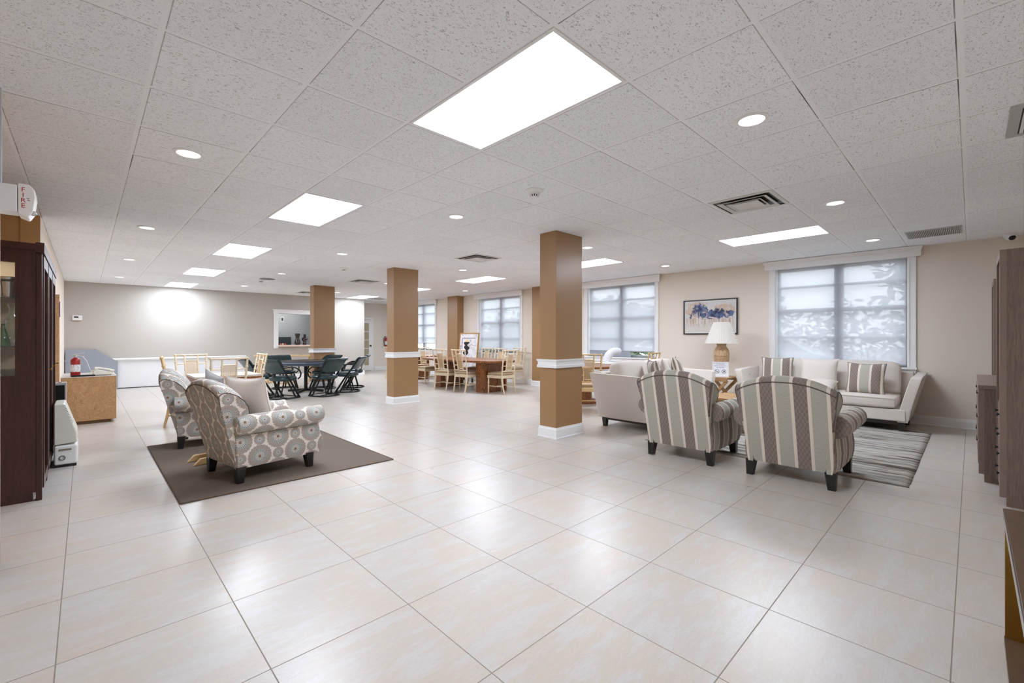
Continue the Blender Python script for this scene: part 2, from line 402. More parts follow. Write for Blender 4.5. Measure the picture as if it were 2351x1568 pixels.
# far wall with the serving hatch
PX0, PX1, PZ0, PZ1 = 4.32, 5.70, 1.06, 2.04
bm = new_bm()
box(bm, XL-0.15, PX0, YF, YF+0.15, 0, HZ); box(bm, PX0, PX1, YF, YF+0.15, 0, PZ0); box(bm, PX0, PX1, YF, YF+0.15, PZ1, HZ); box(bm, PX1, 7.13, YF, YF+0.15, 0, HZ)
box(bm, 6.98, 7.13, YF+0.15, YD, 0, HZ)
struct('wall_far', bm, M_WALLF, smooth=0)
bm = new_bm(); box(bm, 6.98, XW, YD, YD+0.15, 0, HZ); struct('wall_door', bm, mat_paint('paint_warm_grey', srgb(228, 222, 212)), smooth=0)
bm = new_bm(); box(bm, 3.4, 6.9, 17.2, 17.3, 0, HZ); box(bm, 3.3, 3.4, YF+0.16, 17.3, 0, HZ); box(bm, 6.85, 6.95, YF+0.16, 17.3, 0, HZ); box(bm, 3.3, 6.95, YF+.16, 17.3, -0.1, 0); box(bm, 3.3, 6.95, YD+.16, 17.3, HZ, HZ+.1)
struct('wall_kitchen', bm, M_WALLG, smooth=0)
bm = new_bm()
box(bm, XL-0.15, XL, 7.2, YF, 0, HZ); struct('wall_left', bm, M_CREAM, smooth=0)
bm = new_bm(); box(bm, -1.25, XL-0.15, 7.2, 7.35, 0, HZ); box(bm, XL-0.15, XL, 7.19, 7.2, 0, HZ); box(bm, -1.25, -1.1, 3.8, 7.2, 0, HZ); struct('wall_recess', bm, M_TAN, smooth=0)
bm = new_bm(); box(bm, -2.6, -0.345, 3.58, 3.8, 0, 2.0); struct('wall_stub', bm, M_CREAM, smooth=0)
bm = new_bm(); box(bm, -2.6, -0.352, 3.60, 3.78, 2.0, HZ); struct('wall_stub_head', bm, M_TAN, smooth=0)
bm = new_bm(); box(bm, -2.75, -2.6, YR-0.15, 3.8, 0, HZ); struct('wall_back', bm, M_CREAM, smooth=0)
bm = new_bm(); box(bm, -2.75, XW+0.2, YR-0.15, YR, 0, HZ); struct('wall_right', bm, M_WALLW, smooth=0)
# baseboards
def baseboard(name, pts, h=0.14, t=0.016, flip=1):
    """pts: polyline along the wall foot; board stands on its left side"""
    bm = new_bm()
    for (x0, y0), (x1, y1) in zip(pts[:-1], pts[1:]):
        d = Vector((x1-x0, y1-y0, 0)); L = d.length; d.normalize(); n = Vector((-d.y, d.x, 0))*flip
        prof = [(0, 0), (t+0.008, 0), (t+0.008, 0.012), (t, 0.02), (t, h-0.035), (t-0.004, h-0.03), (t-0.006, h-0.012), (0.004, h), (0, h)]
        loft(bm, [[Vector((x0, y0, 0))+d*s+n*a+Vector((0, 0, b)) for a, b in prof] for s in (-0.0, L)])
    return struct(name, bm, M_WHITE, smooth=0)
baseboard('baseboard_window', [(XW, YR), (XW, 7.65)])
baseboard('baseboard_window_far', [(XW, 8.2), (XW, 11.5)])
baseboard('baseboard_window_end', [(XW, 12.1), (XW, YD)])
baseboard('baseboard_far', [(7.13, YF), (3.45, YF)])
baseboard('baseboard_jog', [(7.13, YD), (7.13, YF)], flip=1)
baseboard('baseboard_door', [(XW, YD), (8.25, YD)])
baseboard('baseboard_right', [(-2.6, YR), (XW, YR)])
baseboard('baseboard_left', [(XL, YF), (XL, 7.2)])
baseboard('baseboard_stub', [(-0.345, 3.8), (-0.345, 3.58), (-2.6, 3.58)], flip=-1)
# wainscot + chair rail on the far wall
bm = new_bm(); box(bm, XL+0.01, 3.40, YF-0.018, YF, 0, 0.72)
for i in range(1, 7): box(bm, XL+0.62*i, XL+0.62*i+0.012, YF-0.022, YF-0.018, 0, 0.72)
struct('trim_wainscot', bm, M_WHITEP, smooth=0)
bm = new_bm(); prof = [(0, 0.70), (0.03, 0.705), (0.045, 0.72), (0.05, 0.745), (0.03, 0.765), (0, 0.77)]
loft(bm, [[Vector((x, YF-0.018-a, b)) for a, b in prof] for x in (XL+0.01, 3.44)]); struct('trim_chair_rail', bm, M_WHITE)
bm = new_bm(); box(bm, XL+0.01, 3.40, YF-0.03, YF-0.018, 0, 0.02); struct('trim_floor_gap', bm, M_BLACK, smooth=0)
# columns
def column(name, x0, y0, s=0.56, x1=None, y1=None, free=True):
    x1 = x1 or x0+s-0.02; y1 = y1 or y0+0.275
    bm = new_bm(); box(bm, x0, x1, y0, y1, 0, HZ); c = struct(name, bm, M_COL, bevel=0.004)
    def collar(prof, nm):
        b2 = new_bm(); rings = []
        for a, z in prof:
            rings.append([Vector(p) for p in ((x0-a, y0-a, z), (x1+a, y0-a, z), (x1+a, y1+a, z), (x0-a, y1+a, z))])
        loft(b2, rings, True, True); obj(nm, b2, M_WHITE, c, smooth=0)
    collar([(0.012, 0), (0.024, 0), (0.024, 0.012), (0.016, 0.02), (0.016, 0.115), (0.010, 0.125), (0.008, 0.14), (0.002, 0.142)], 'baseboard')
    if free: collar([(0.004, 0.895), (0.028, 0.90), (0.028, 0.93), (0.018, 0.94), (0.020, 0.975), (0.030, 0.985), (0.034, 1.005), (0.004, 1.008)], 'chair_rail')
    return c
column('column_near', 4.28, 3.64); column('column_middle', 4.27, 7.70); column('column_far', 4.24, 11.75)
column('pilaster_far', 8.65, 11.52, x1=XW+0.005, y1=12.06, free=False); column('pilaster_near', 8.65, 7.66, x1=XW+0.005, y1=8.20, free=False)
# windows
M_FRAME = plain('window_aluminium', srgb(176, 178, 180), 0.4, 0.3)
for i, (a, b, zb) in enumerate(WIN):
    n = 'window_%d' % (i+1)
    bm = new_bm(); X = XW+0.12; zt = WZ1
    box(bm, X, X+0.05, a, a+0.05, WZ0, zt); box(bm, X, X+0.05, b-0.05, b, WZ0, zt); box(bm, X, X+0.05, a+0.05, b-0.05, WZ0, WZ0+0.05); box(bm, X, X+0.05, a+0.05, b-0.05, zt-0.05, zt)
    m = (a+b)/2-0.02; box(bm, X-0.02, X+0.06, m-0.06, m+0.06, WZ0+0.05, zt-0.05)
    for z, h in ((1.27, 0.04), (1.72, 0.07), (2.15, 0.04)):
        box(bm, X, X+0.05, a+0.05, m-0.06, z, z+h); box(bm, X, X+0.05, m+0.06, b-0.05, z, z+h)
    wn = struct(n, bm, M_FRAME, smooth=0)
    bm = new_bm(); box(bm, X+0.02, X+0.026, a+0.04, b-0.04, WZ0+0.04, zt-0.04); obj('glass_pane', bm, M_PANE, wn, smooth=0)
    # casing
    bm = new_bm()
    for y0, y1 in ((a-0.09, a), (b, b+0.09)):
        box(bm, XW-0.02, XW, y0, y1, WZ0-0.04, zt); box(bm, XW-0.028, XW-0.02, y0, y0+0.018, WZ0-0.04, zt); box(bm, XW-0.028, XW-0.02, y1-0.018, y1, WZ0-0.04, zt)
    box(bm, XW, XW+0.12, a-0.001, a+0.012, WZ0, zt); box(bm, XW, XW+0.12, b-0.012, b+0.001, WZ0, zt)
    obj('casing', bm, M_WHITE, wn, smooth=0)
    bm = new_bm(); box(bm, XW-0.05, XW+0.12, a-0.1, b+0.1, WZ0-0.03, WZ0); box(bm, XW-0.018, XW, a-0.09, b+0.09, WZ0-0.11, WZ0-0.03); obj('sill', bm, M_WHITE, wn, smooth=0, bevel=0.003)
    bm = new_bm()
    prof = [(0, 2.49), (0.085, 2.49), (0.085, 2.575), (0.10, 2.585), (0.115, 2.61), (0.13, 2.622), (0.13, 2.635), (0, 2.635)]
    loft(bm, [[Vector((XW-p, yy-(p*0.55 if s < 0 else -p*0.55)*1.0, z)) for p, z in prof] for yy, s in ((a-0.10, -1), (b+0.10, 1))])
    obj('cornice', bm, M_WHITE, wn, smooth=0)
    bm = new_bm(); box(bm, XW+0.055, XW+0.0565, a+0.03, b-0.03, zb, 2.51)
    sh = obj('roller_shade', bm, M_SHADE, wn, smooth=0)
    bm = new_bm(); box(bm, XW+0.048, XW+0.064, a+0.03, b-0.03, zb-0.022, zb); obj('hem_bar', bm, plain('hem', srgb(150, 150, 148), 0.5), sh, smooth=0)
# serving hatch trim
bm = new_bm()
box(bm, PX0-0.13, PX0, YF-0.02, YF, PZ0-0.10, PZ1); box(bm, PX1, PX1+0.13, YF-0.02, YF, PZ0-0.10, PZ1); box(bm, PX0-0.14, PX1+0.14, YF-0.022, YF, PZ1, PZ1+0.10)
box(bm, PX0-0.17, PX1+0.17, YF-0.05, YF, PZ1+0.10, PZ1+0.13)
struct('trim_hatch', bm, M_WHITE, smooth=0)
bm = new_bm(); box(bm, PX0, PX1, YF-0.22, YF+0.28, PZ0-0.045, PZ0+0.001); struct('trim_hatch_counter', bm, plain('blond_counter', srgb(226, 200, 180), 0.4), smooth=0, bevel=0.006)
# french door
bm = new_bm(); x0, x1 = 7.32, 8.10
for p in ((x0, x0+0.11, 0.02, 1.97), (x1-0.11, x1, 0.02, 1.97), (x0+0.11, x1-0.11, 0.02, 0.22), (x0+0.11, x1-0.11, 1.86, 1.97)): box(bm, p[0], p[1], YD-0.05, YD-0.01, p[2], p[3])
for k in range(1, 5): z = 0.22+k*0.328; box(bm, x0+0.11, x1-0.11, YD-0.05, YD-0.01, z-0.012, z+0.012)
box(bm, (x0+x1)/2-0.012, (x0+x1)/2+0.012, YD-0.049, YD-0.011, 0.22, 1.86)
d1 = struct('door_1', bm, M_WHITE, smooth=0)
bm = new_bm(); box(bm, x0+0.10, x1-0.10, YD-0.033, YD-0.028, 0.2, 1.88); obj('glass_pane', bm, plain('curtained_glass', srgb(176, 164, 140), 0.25), d1, smooth=0)
bm = new_bm(); lathe(bm, [(0.028, 0), (0.028, -0.008), (0.012, -0.012), (0.012, -0.035), (0.028, -0.045), (0.03, -0.06), (0.018, -0.075), (0.002, -0.078)], (x1-0.055, YD-0.05, 0.98), 16, 'y'); obj('door_handle', bm, M_BLACKM, d1)
bm = new_bm(); box(bm, x1, x1+0.09, YD-0.02, YD, 0, 2.0); box(bm, 7.15, x1+0.09, YD-0.02, YD, 2.0, 2.08); box(bm, 7.15, x0, YD-0.02, YD, 0, 2.0); struct('trim_door', bm, M_WHITE, smooth=0)
# ------------------------------------------------------------------ ceiling fittings
def ceiling_light(x, y, label, src=None):
    if src: return dup(src, (x, y, HZ), 0, label)
    t = thing('ceiling_light', label, 'ceiling light', (x, y, HZ), 0, 'rectangular ceiling panels')
    W, L = GS-0.024, GS*2-0.024; h = 0.006; bm = new_bm()
    for a in ((-W/2, -W/2+0.018, -L/2, L/2), (W/2-0.018, W/2, -L/2, L/2), (-W/2+0.018, W/2-0.018, -L/2, -L/2+0.018), (-W/2+0.018, W/2-0.018, L/2-0.018, L/2)): box(bm, *a, -h, -0.0005)
    obj('frame', bm, M_WHITE, t, smooth=0)
    bm = new_bm(); box(bm, -W/2+0.018, W/2-0.018, -L/2+0.018, L/2-0.018, -0.004, -0.001); obj('diffuser', bm, M_PANEL, t, smooth=0); return t
LN = ['nearest and largest panel over the open floor', 'second panel of the left row', 'third panel of the left row, mid room', 'fourth panel of the left row, behind the green chairs', 'last panel of the left row, against the far wall']
RN = ['lit panel nearest the big right window', 'panel partly hidden behind the nearest column', 'panel above the oval wooden dining table', 'panel partly hidden behind the middle column', 'panel at the far end by the glazed door']
first = None
for k in range(5):
    y = GY+GS+3.048*k
    for x, nm in ((GX+GS/2, LN[k]), (GX+GS*8.5, RN[k])):
        o = ceiling_light(x, y, 'bright rectangular ceiling light, '+nm, first)
        first = first or o
def downlight(x, y, label, src=None):
    if src: return dup(src, (x, y, HZ), 0, label)
    t = thing('recessed_downlight', label, 'ceiling light', (x, y, HZ), 0, 'round recessed downlights')
    bm = new_bm(); lathe(bm, [(0.070, -0.002), (0.074, -0.010), (0.094, -0.007), (0.096, -0.0005)], seg=32, cap=False)
    obj('trim_ring', bm, M_WHITE, t)
    bm = new_bm(); lathe(bm, [(0.0705, -0.001), (0.0705, -0.004)], seg=32); obj('lens', bm, M_SPOT, t, smooth=0)
    bm = new_bm(); lathe(bm, [(0.0705, -0.0035), (0.0735, -0.0045)], seg=32, cap=False); obj('shadow_gap', bm, M_BLACK, t); return t
first = None
DLAB = {(0, 1): 'above the near left floor, the largest in the left corner', (1, 0): 'largest of the right half, right of the big lit panel', (2, 0): 'beside the square air diffuser on the right', (3, 0): 'closest to the big right window',
 (1, 1): 'between the left light row and the nearest column', (2, 1): 'just right of the nearest column top', (3, 1): 'near the valance of the second window', (0, 2): 'second of the leftmost row', (1, 2): 'left of the middle column, in line with the second left panel',
 (2, 2): 'between the middle and nearest columns', (3, 2): 'just left of the nearest column, near the windows', (0, 3): 'third of the leftmost row', (1, 3): 'over the green chairs', (2, 3): 'beside the middle column top', (3, 3): 'hidden between columns by the third window',
 (0, 4): 'last of the leftmost row, by the far wall', (1, 4): 'in front of the far wall left of the hatch', (2, 4): 'behind the far column', (3, 4): 'at the far window end'}
for (i, j), nm in DLAB.items():
    o = downlight(GX+GS*(4*i-1.5), 0.949+3.048*j, 'round recessed downlight '+nm, first); first = first or o
def diffuser_vent(x, y, label, src=None):
    if src: return dup(src, (x, y, HZ), 0, label)
    t = thing('air_diffuser', label, 'air vent', (x, y, HZ), 0, 'square ceiling air diffusers')
    m = plain('vent_white', srgb(214, 213, 210), 0.4); h = 0.29
    def ring(a0, z0, a1, z1):
        bm_ = new_bm(); R = []
        for a, z in ((a0, z0), (a1, z1), (a1-0.003, z1-0.004), (a0-0.003, z0-0.004)):
            R.append([Vector((sx*a, sy*a, z)) for sx, sy in ((-1, -1), (1, -1), (1, 1), (-1, 1))])
        R.append(R[0]); loft(bm_, R, True, False); return bm_
    obj('frame', ring(h, -0.001, h-0.03, -0.006), m, t, smooth=0)
    obj('louver', ring(h-0.065, -0.020, h-0.10, -0.006), m, t, smooth=0)
    obj('louver', ring(h-0.13, -0.024, h-0.155, -0.008), m, t, smooth=0)
    bm = new_bm(); box(bm, -0.12, 0.12, -0.12, 0.12, -0.026, -0.020); obj('centre_plate', bm, m, t, smooth=0)
    bm = new_bm(); box(bm, -h+0.025, h-0.025, -h+0.025, h-0.025, -0.003, -0.001); obj('throat', bm, M_BLACK, t, smooth=0); return t
first = None
for x, y, nm in ((5.5, 1.5, 'on the right, largest, in front of the lit panel'), (5.5, 9.5, 'between nearest and middle columns'), (5.5, 16.5, 'left of the middle column'), (5.5, 22.5, 'by the far column top'), (9.5, 22.5, 'at the far end near the glazed door')):
    X = {5.5: GX+GS*5.5, 9.5: GX+GS*9.5}[x]; Y = {1.5: GY+GS*.5, 9.5: GY+GS*7.5, 16.5: GY+GS*14.5, 22.5: GY+GS*(20.5 if x == 5.5 else 21.5)}[y]
    o = diffuser_vent(X, Y, 'square white ceiling air diffuser '+nm, first); first = first or o
def slot_vent(name, label, x0, x1, y0, y1, n, along, fr, m1):
    t = thing(name, label, 'air vent', ((x0+x1)/2, (y0+y1)/2, HZ)); W, L = (x1-x0)/2, (y1-y0)/2
    bm = new_bm()
    for a in ((-W, -W+fr, -L, L), (W-fr, W, -L, L), (-W+fr, W-fr, -L, -L+fr), (-W+fr, W-fr, L-fr, L)): box(bm, *a, -0.010, -0.0005)
    obj('frame', bm, m1, t, smooth=0)
    for k in range(n):
        bm = new_bm()
        if along == 'x': yy = -L+fr+(2*L-2*fr)*(k+.5)/n; wv = (2*L-2*fr)/n*0.26; box(bm, -W+fr, W-fr, yy-wv, yy+wv, -0.009, -0.003)
        else: xx = -W+fr+(2*W-2*fr)*(k+.5)/n; wv = (2*W-2*fr)/n*0.26; box(bm, xx-wv, xx+wv, -L+fr, L-fr, -0.009, -0.003)
        obj('slat', bm, M_WHITE if along == 'x' and n < 20 else m1, t, smooth=0)
    bm = new_bm(); box(bm, -W+fr, W-fr, -L+fr, L-fr, -0.0028, -0.001); obj('backing', bm, M_BLACK, t, smooth=0)
slot_vent('return_air_grille', 'grey slatted return air grille in the ceiling by the right window', 7.60, 8.13, 0.08, 0.60, 30, 'x', 0.012, M_STEEL)
slot_vent('air_register', 'metal bar air register cut by the right edge of the ceiling', 3.92, 4.50, -0.56, -0.16, 9, 'x', 0.05, M_STEEL)
def smoke(x, y, label, src=None):
    if src: return dup(src, (x, y, HZ), 0, label)
    t = thing('smoke_detector', label, 'smoke detector', (x, y, HZ), 0, 'ceiling smoke detectors')
    bm = new_bm(); lathe(bm, [(0.085, -0.001), (0.085, -0.006), (0.052, -0.022), (0.05, -0.04), (0.03, -0.041)], seg=28); obj('base_plate', bm, M_WHITE, t)
    bm = new_bm()
    for k in range(12):
        a = 2*PI*k/12; bar(bm, (0.046*math.cos(a), 0.046*math.sin(a), -0.040), (0.036*math.cos(a), 0.036*math.sin(a), -0.062), 0.008)
    obj('sensor_cage', bm, M_WHITE, t); bm = new_bm(); lathe(bm, [(0.034, -0.041), (0.03, -0.060)], seg=20); obj('sensor_core', bm, M_BLACK, t)
    bm = new_bm(); lathe(bm, [(0.038, -0.061), (0.036, -0.068), (0.018, -0.076), (0.004, -0.078)], seg=24); obj('cap', bm, M_WHITE, t); return t
s0 = smoke(2.985, 2.80, 'white smoke detector in the middle of the near ceiling')
smoke(3.60, 8.43, 'small white smoke detector left of the middle column top', s0)
smoke(2.95, 11.5, 'small white smoke detector above the green chairs, beside a round vent', s0)
bm = new_bm(); lathe(bm, [(0.16, -0.001), (0.16, -0.008), (0.12, -0.014), (0.10, -0.01), (0.07, -0.018), (0.002, -0.018)], seg=28); o = obj('round_vent', bm, plain('vent_grey', srgb(130, 130, 128), 0.5)); o.location = (3.02, 11.25, HZ); tag(o, 'round grey vent in the ceiling above the green chairs', 'air vent')
t = thing('security_camera', 'white dome security camera on the ceiling at the right edge', 'camera', (8.72, -0.35, HZ))
bm = new_bm(); lathe(bm, [(0.062, -0.001), (0.062, -0.03), (0.058, -0.035), (0.05, -0.055), (0.03, -0.078), (0.004, -0.084)], seg=28); obj('housing', bm, M_WHITE, t)
bm = new_bm(); lathe(bm, [(0.034, 0), (0.034, -0.012), (0.026, -0.018), (0.002, -0.02)], (0, 0, 0), 20, 'x'); xform(bm, Matrix.Translation((-0.030, -0.016, -0.052)) @ Matrix.Rotation(0.5, 4, 'Z') @ Matrix.Rotation(-0.5, 4, 'Y')); obj('lens', bm, M_BLACKM, t)

# ------------------------------------------------------------------ upholstered armchair (faces +x)
def pillow_bm(w_, h_, t_, n=14):
    bm = new_bm(); F = []
    def P(u, v, s):
        x = w_/2*u*(1-0.10*(1-v*v)); z = h_/2*v*(1-0.10*(1-u*u))
        th = t_/2*((1-u**4)*(1-v**4))**0.55*(1-0.25*(u*u+v*v)/2)
        return Vector((s*th, x, z))
    G = {}
    for s in (1, -1):
        for i in range(n+1):
            for j in range(n+1):
                u, v = -1+2*i/n, -1+2*j/n
                if s == -1 and (i in (0, n) or j in (0, n)): G[s, i, j] = G[1, i, j]
                else: G[s, i, j] = bm.verts.new(P(math.sin(u*PI/2), math.sin(v*PI/2), s))
        for i in range(n):
            for j in range(n):
                bm.faces.new([G[s, i, j], G[s, i+1, j], G[s, i+1, j+1], G[s, i, j+1]])
    return bm
def pillow(name, label, w_, h_, t_, mat, loc, rz, tilt, roll=0.0, group=None, pipe=None):
    t = thing(name, label, 'pillow', loc, rz, group)
    M = Matrix.Rotation(tilt, 4, 'Y') @ Matrix.Rotation(roll, 4, 'X')
    bm = pillow_bm(w_, h_, t_); xform(bm, M); Mi = M.inverted()
    def uv(co, n): q = Mi @ co; return (q.y, q.z)
    obj('cover', bm, mat, t, smooth=80, uv=uv)
    bm = new_bm(); pts = []
    for k in range(49):
        a = k/48*4; side = int(a) % 4; f = a-int(a); g = -1+2*f
        u, v = ((g, -1), (1, g), (-g, 1), (-1, -g))[side]
        pts.append(Vector((0, w_/2*u*(1-0.10*(1-v*v)), h_/2*v*(1-0.10*(1-u*u)))))
    tube(bm, pts, 0.0045, 6); xform(bm, M); obj('piping', bm, pipe or M_PILL, t, uv=flat_uv)
    return t
def armchair(label, mat, S, loc, rz, group):
    t = thing('armchair', label, 'armchair', loc, rz, group)
    leg0 = None
    for sx in (-1, 1):
        for sy in (-1, 1):
            bm = new_bm(); x, y = sx*0.315*S, sy*0.30*S
            a, b, h = 0.040*S, 0.027*S, 0.145*S
            sh = 0.008*S
            loft(bm, [[Vector((x+sx*(0 if z else sh)+k*r, y+sy*(0 if z else sh)+l*r, z)) for k, l in ((-1, -1), (1, -1), (1, 1), (-1, 1))] for r, z in ((b, 0), (a, h))])
            obj('leg', bm, M_BLACK, t, smooth=0, bevel=0.003)
    # base
    bm = new_bm(); box(bm, -0.345*S, 0.395*S, -0.325*S, 0.325*S, 0.135*S, 0.34*S)
    obj('base', bm, mat, t, bevel=0.012, smooth=30, uv=lambda co, n: (co.y, co.z) if abs(n.x) > abs(n.y) else (co.x, co.z))
    # arms
    for s in (-1, 1):
        sec = [(0.262, 0.13), (0.330, 0.130), (0.342, 0.20), (0.345, 0.28), (0.338, 0.36), (0.334, 0.42)]
        for k in range(13):
            a = math.radians(-118+k*24); sec.append((0.352+0.088*math.cos(a), 0.522+0.088*math.sin(a)))
        sec += [(0.262, 0.455), (0.260, 0.30)]
        arc = [0]
        for p, q in zip(sec[:-1], sec[1:]): arc.append(arc[-1]+math.dist(p, q))
        xf = lambda z: 0.425-0.03*math.exp(-((z-0.40)/0.06)**2)+0.035*math.exp(-((z-0.22)/0.10)**2)+(-0.02 if z < 0.15 else 0)
        xb = lambda z: -0.355-0.06*(z-0.13)
        bm = new_bm(); rings = []; amap = {}
        for st, inset in ((0.0, 0.015), (0.012, 0.0), (0.2, 0), (0.45, 0), (0.7, 0), (0.93, 0), (0.985, 0.0), (1.0, 0.012)):
            ring = []
            for (y, z), al in zip(sec, arc):
                cy_, cz_ = (0.352, 0.522) if z > 0.43 else (0.31, z)
                dy, dz = y-cy_, z-cz_; L = math.hypot(dy, dz) or 1
                yy = y-dy/L*inset; zz = z-dz/L*inset
                x = xb(z)+(xf(z)-xb(z))*st
                ring.append(Vector((x*S, s*yy*S, zz*S)))
            rings.append(ring)
        R = loft(bm, rings)
        for r_ in R:
            for v, al in zip(r_, arc): amap[v] = al
        L = bm.loops.layers.uv.new('UVMap')
        bmesh.ops.recalc_face_normals(bm, faces=bm.faces[:])
        for f in bm.faces:
            for l in f.loops:
                if len(f.verts) > 5 : l[L].uv = (l.vert.co.y, l.vert.co.z)
                else:
                    a_ = amap[l.vert]
                    if a_ < 1e-6 and max(amap[q] for q in f.verts) > 0.8: a_ = arc[-1]+0.17
                    l[L].uv = (l.vert.co.x, a_*S)
        o = obj('arm', bm, mat, t, smooth=35)
        bm = new_bm(); tube(bm, [(x*S, s*0.3345*S, 0.432*S) for x in (-0.36, -0.2, 0, 0.2, 0.385)], 0.004, 6)
        obj('piping', bm, mat, o, uv=lambda co, n: (co.x, co.z))
    # backrest
    W = lambda z: 0.322+0.010*min(1, max(0, (z-0.13)/0.4))+0.044*min(1, max(0, (z-0.60)/0.12))-0.012*max(0, (z-0.80)/0.12)
    prof = [(0.0, 0.008), (0.0, 0.3), (0.0, 0.6), (0.0, 0.80), (0.0, 0.93), (0.010, 0.965), (0.035, 0.99), (0.07, 1.0), (0.115, 0.985), (0.165, 0.945), (0.205, 0.88), (0.232, 0.80), (0.238, 0.72), (0.225, 0.65), (0.19, 0.61), (0.15, 0.58), (0.13, 0.40), (0.13, 0.008)]
    bm = new_bm(); rings = []
    NS = 18
    for i in range(-NS, NS+1):
        u = math.sin(i/NS*PI/2)*1.0
        T = 0.925-0.105*abs(u)**2.4
        edge = 1-0.06*max(0, (abs(u)-0.94)/0.06)
        ring = []
        for dx, h in prof:
            z = 0.13+(T-0.13)*h
            xb_ = -0.345-0.26*(z-0.13)
            d_ = dx*(1-0.10*abs(u)**6)
            if h > 0.55: zz = 0.13+(T-0.13)*(h if abs(u) < 0.94 else h-(1-edge)*0.10)
            else: zz = z
            ring.append(Vector(((xb_+d_)*S, u*W(z)*S, zz*S)))
        rings.append(ring)
    R = loft(bm, rings)
    obj('backrest', bm, mat, t, smooth=50, uv=lambda co, n: (co.x+0.11*S, co.z) if abs(n.y) > 0.8 else (co.y, co.z+(co.x if n.z > .7 else 0)))
    for off, hh in ((0.0, 0.935), ):
        bm = new_bm(); pts = []
        for i in range(-NS, NS+1):
            u = i/NS; T = 0.925-0.105*abs(u)**2.4; z = 0.13+(T-0.13)*hh; pts.append(((-0.345-0.26*(z-0.13)-0.001)*S, u*W(z)*0.985*S, z*S))
        tube(bm, pts, 0.0045*S, 6); obj('piping', bm, M_PIPED, t, uv=flat_uv)
    for s in (-1, 1):
        bm = new_bm(); u = s; T = 0.82; pts = []
        for dx, h in prof[3:14]:
            z = 0.13+(T-0.13)*h; pts.append(((-0.345-0.26*(z-0.13)+dx*0.93)*S, s*(W(z)*0.995)*S, z*S))
        tube(bm, pts, 0.0045*S, 6); obj('piping', bm, M_PIPED, t, uv=flat_uv)
    bm = new_bm(); rbox(bm, -0.20*S, 0.43*S, -0.258*S, 0.258*S, 0.335*S, 0.475*S, 0.05*S, 0.02*S)
    obj('seat_cushion', bm, mat, t, smooth=60, uv=lambda co, n: (co.y, co.z+co.x) if abs(n.y) < 0.7 else (co.x, co.z))
    return t
M_PIPED = plain('dark_piping', srgb(92, 82, 76), 0.8)
def place_by_foot(foot, lx, ly, rz):
    c, s = math.cos(rz), math.sin(rz); return (foot[0]-(c*lx-s*ly), foot[1]-(s*lx+c*ly), 0)
S1, S2 = 1.03, 0.985
RUGT = 0.008
p = place_by_foot((0.98, 4.46), -0.315*S2, -0.30*S2, math.radians(10))
armchair('armchair in brown and blue medallion fabric, front one on the dark rug, back to us', M_MEDAL, S2, (p[0], p[1], RUGT), math.radians(10), None)
PA = p
p = place_by_foot((0.80, 6.31), -0.315*S2, -0.30*S2, math.radians(-12)); PB = p
armchair('medallion fabric armchair half hidden behind its twin, at the far edge of the dark rug', M_MEDAL, S2, (p[0], p[1], RUGT), math.radians(-12), None)
armchair('striped sage and taupe armchair on the right, nearest the cabinets', M_STRIPE, S1, (4.855, 1.13, 0.0), 0.0, None)
armchair('striped sage and taupe armchair on the left, nearer the column', M_STRIPE, S1, (4.845, 2.14, 0.0), 0.02, None)
# pillows on the medallion chairs
def rot(rz, x, y): return (math.cos(rz)*x-math.sin(rz)*y, math.sin(rz)*x+math.cos(rz)*y)
a = math.radians(10); d = rot(a, -0.09, 0.03)
pillow('throw_pillow', 'plain grey linen pillow standing on the front medallion armchair', 0.47, 0.46, 0.16, M_PILL, (PA[0]+d[0], PA[1]+d[1], 0.69), a+0.35, -0.26)
a = math.radians(-12); d = rot(a, -0.035, 0.10)
pillow('throw_pillow', 'pale grey blue pillow peeping over the rear medallion armchair', 0.38, 0.38, 0.13, fabric('blue_grey_linen', srgb(176, 178, 180), srgb(205, 206, 208), 400), (PB[0]+d[0]+.04, PB[1]+d[1], 0.665), a+0.5, -0.25, 0.3)
# small wooden stand between the medallion chairs
t = thing('wooden_stand', 'low light wood stand with angled feet between the two medallion armchairs', 'stand', (1.06, 5.50, RUGT+0.002), 0.12)
for sy in (-0.1, 0.1):
    for sx in (-1, 1):
        bm = new_bm(); prism(bm, [(-0.30*1, 0), (-0.24, 0.06), (0, 0.06), (0, 0)] if sx < 0 else [(0, 0), (0, 0.06), (0.24, 0.06), (0.30, 0)], sy-0.02, sy+0.02, 'y'); obj('foot', bm, M_BAMBG, t, smooth=0, bevel=0.004)
bm = new_bm(); box(bm, -0.03, 0.03, -0.12, 0.12, 0.06, 0.30); obj('post', bm, M_BAMBG, t, smooth=0)
bm = new_bm(); box(bm, -0.12, 0.2, -0.14, 0.14, 0.30, 0.32); obj('tabletop', bm, M_BAMBG, t, smooth=0, bevel=0.004)
